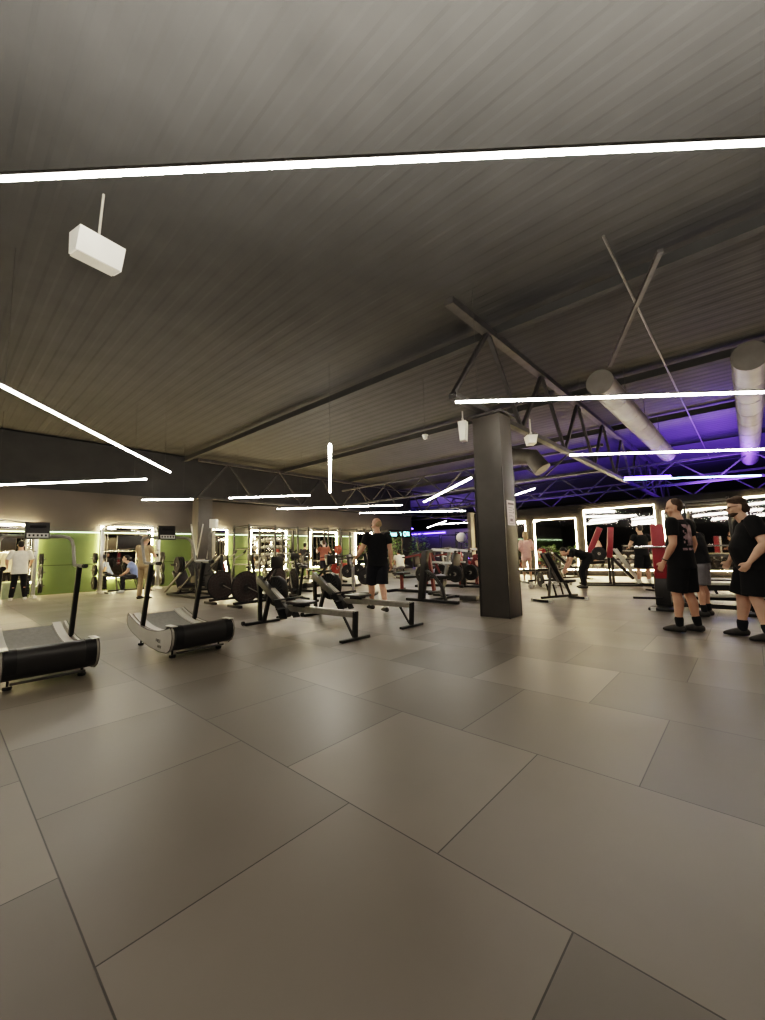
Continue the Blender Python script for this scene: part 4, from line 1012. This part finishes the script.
# 3 man behind B
pD = G(706, 616)
person('man in black t-shirt and grey shorts mostly hidden behind the bald man', pD, dirn(.6, .8), 1.72, 1.05, .03, .012, 'black', 'grey', 'shorts', 'shoe', 'black', 'hairk', 'short', 'skin', dict(neck=(0, .05, 1.42), head=(0, .12, 1.52), chest=(0, .02, 1.25), shL=(-.19, .03, 1.36), shR=(.19, .03, 1.36), elL=(-.25, .1, 1.1), elR=(.25, .1, 1.1), wrL=(-.2, .3, .98), wrR=(.2, .3, .98)), headpitch=-.3)
# 4 walking man, back view
pA = G(379, 612)
person('bald man walking away in black t-shirt and shorts beyond the second rowing machine', pA, dirn(.42, .9), 1.86, 1.13, .015, .0095, 'black', 'navy', 'shorts', 'shoe', 'white', 'hairl', 'fringe', 'skin',
       dict(elL=(-.31, .04, 1.19), wrL=(-.36, .26, 1.02), elR=(.24, -.07, 1.17), wrR=(.25, -.06, .92), anL=(-.01, .30, .11), knL=(-.06, .20, .52), anR=(.03, -.26, .12), knR=(.07, -.02, .50), hpL=(-.09, .02, .93)), headyaw=.55, headpitch=-.12, sleeve=.6, hem=-.03)
# 5 person in white at the far left
person('person in loose white t-shirt and black trousers seen from behind at far left', (-16.3, 1.75, 0), PI/2, 1.78, 1.05, .02, .014, 'cream', 'black', 'pants', 'wshoe', None, 'hairk', 'short', 'skin', dict(elL=(-.3, .02, 1.2), wrL=(-.28, .1, 1.0), elR=(.28, .04, 1.2), wrR=(.26, .2, 1.05), anL=(-.16, 0, .09), anR=(.16, 0, .09)), sleeve=.9, hem=-.1)
# 6 seated person in pale blue leaning forward
SIT = dict(pel=(0, 0, .56), chest=(0, .13, .85), neck=(0, .26, 1.03), head=(0, .36, 1.16), shL=(-.18, .2, .98), shR=(.18, .2, .98), elL=(-.22, .30, .72), wrL=(-.12, .45, .60), elR=(.22, .30, .72), wrR=(.12, .45, .60), hpL=(-.1, .03, .54), knL=(-.17, .43, .52), anL=(-.18, .42, .09), hpR=(.1, .03, .54), knR=(.17, .43, .52), anR=(.18, .42, .09))
person('person in pale blue top sitting on the bench inside the arched cable machine', (-16.1, 4.85, 0), -PI/2-1.9, 1.78, 1.0, .02, .014, 'blue', 'char', 'pants', 'wshoe', None, 'hairk', 'short', 'skin', SIT)
# 7 man in tan standing near
person('man in tan top and trousers standing beside the arched cable machine', G(143, 599), dirn(-.2, 1), 1.84, 1.02, .02, .014, 'tan', 'tan', 'pants', 'shoe', None, 'hairl', 'cropped', 'skin', dict(elR=(.27, .08, 1.18), wrR=(.15, .22, 1.2), elL=(-.27, .08, 1.18), wrL=(-.15, .22, 1.2)))
# 8 person in grey shorts at wall
person('person in dark t-shirt and grey shorts seen from behind by the wall racks', G(305, 579), dirn(-.05, 1), 1.68, 1.05, .03, .014, 'char', 'grey', 'shorts', 'wshoe', 'white', 'hairk', 'short', 'skin2')
# 9 woman in pink
person('woman in pale pink top and shorts seen from behind just right of the pillar', G(528, 583), dirn(.1, 1), 1.76, .92, 0, .013, 'pink', 'pink', 'brief', 'wshoe', None, 'hairl', 'long', 'skin2', dict(elL=(-.27, -.05, 1.2), wrL=(-.13, .1, 1.1), elR=(.27, -.05, 1.2), wrR=(.13, .1, 1.1)), sleeve=1.1, hem=.08)
# 10 person in black by mirror right
person('broad person in black t-shirt and dark shorts facing the mirror left of the red panel', G(645, 586), dirn(.1, 1), 1.80, 1.12, .04, .013, 'black', 'black', 'shorts', 'shoe', 'white', 'hairk', 'cropped', 'skin', dict(anL=(-.16, 0, .09), anR=(.16, 0, .09), knL=(-.14, .02, .5), knR=(.14, .02, .5), elL=(-.32, .05, 1.2), wrL=(-.2, .25, 1.15), elR=(.32, .05, 1.2), wrR=(.2, .25, 1.15)))
# 11 bending person in black
BEND = dict(pel=(0, -.18, .88), chest=(0, .14, 1.02), neck=(0, .33, 1.06), head=(0, .47, 1.04), shL=(-.18, .27, 1.04), shR=(.18, .27, 1.04), elL=(-.22, .34, .76), wrL=(-.2, .45, .55), elR=(.22, .34, .76), wrR=(.2, .45, .55), hpL=(-.1, -.16, .86), knL=(-.13, .03, .49), hpR=(.1, -.16, .86), knR=(.13, .03, .49))
person('person in black bending forward beside the red upright machine', G(584, 588), dirn(1, .3), 1.8, 1.05, .02, .014, 'black', 'black', 'pants', 'shoe', None, 'hairk', 'short', 'skin', BEND, headpitch=-.7)
# 12-14 seated / small people left of the pillar
person('person in dark red top seated on the chest press behind the near one', (-6.75, 11.8, 0), dirn(-.7, -.7), 1.75, 1.0, .02, .014, 'dred' if False else mat('dark_red_cotton', (.16, .04, .045), .9), 'char', 'shorts', 'wshoe', 'white', 'hairl', 'cropped', 'skin2', SIT)
person('person in white top exercising near the purple area', (-8.6, 14.2, 0), dirn(.6, -.6), 1.75, 1.0, .02, .015, 'cream', 'black', 'shorts', 'wshoe', 'white', 'hairk', 'short', 'skin2', SIT)
person('person in grey top seated right of the walking man near the plants', (-11.3, 13.6, 0), dirn(.2, 1), 1.75, 1.0, .02, .015, 'cream', 'grey', 'pants', 'wshoe', None, 'hairk', 'short', 'skin', SIT)
person('person in reddish top lifting at the red plates before the wall rack', (-13.9, 11.5, 0), dirn(.3, 1), 1.75, 1.0, .02, .015, mat('rust_cotton', (.33, .13, .09), .9), 'char', 'shorts', 'wshoe', 'white', 'hairb', 'short', 'skin2', dict(elL=(-.3, .1, 1.25), wrL=(-.3, .28, 1.35), elR=(.3, .1, 1.25), wrR=(.3, .28, 1.35)))
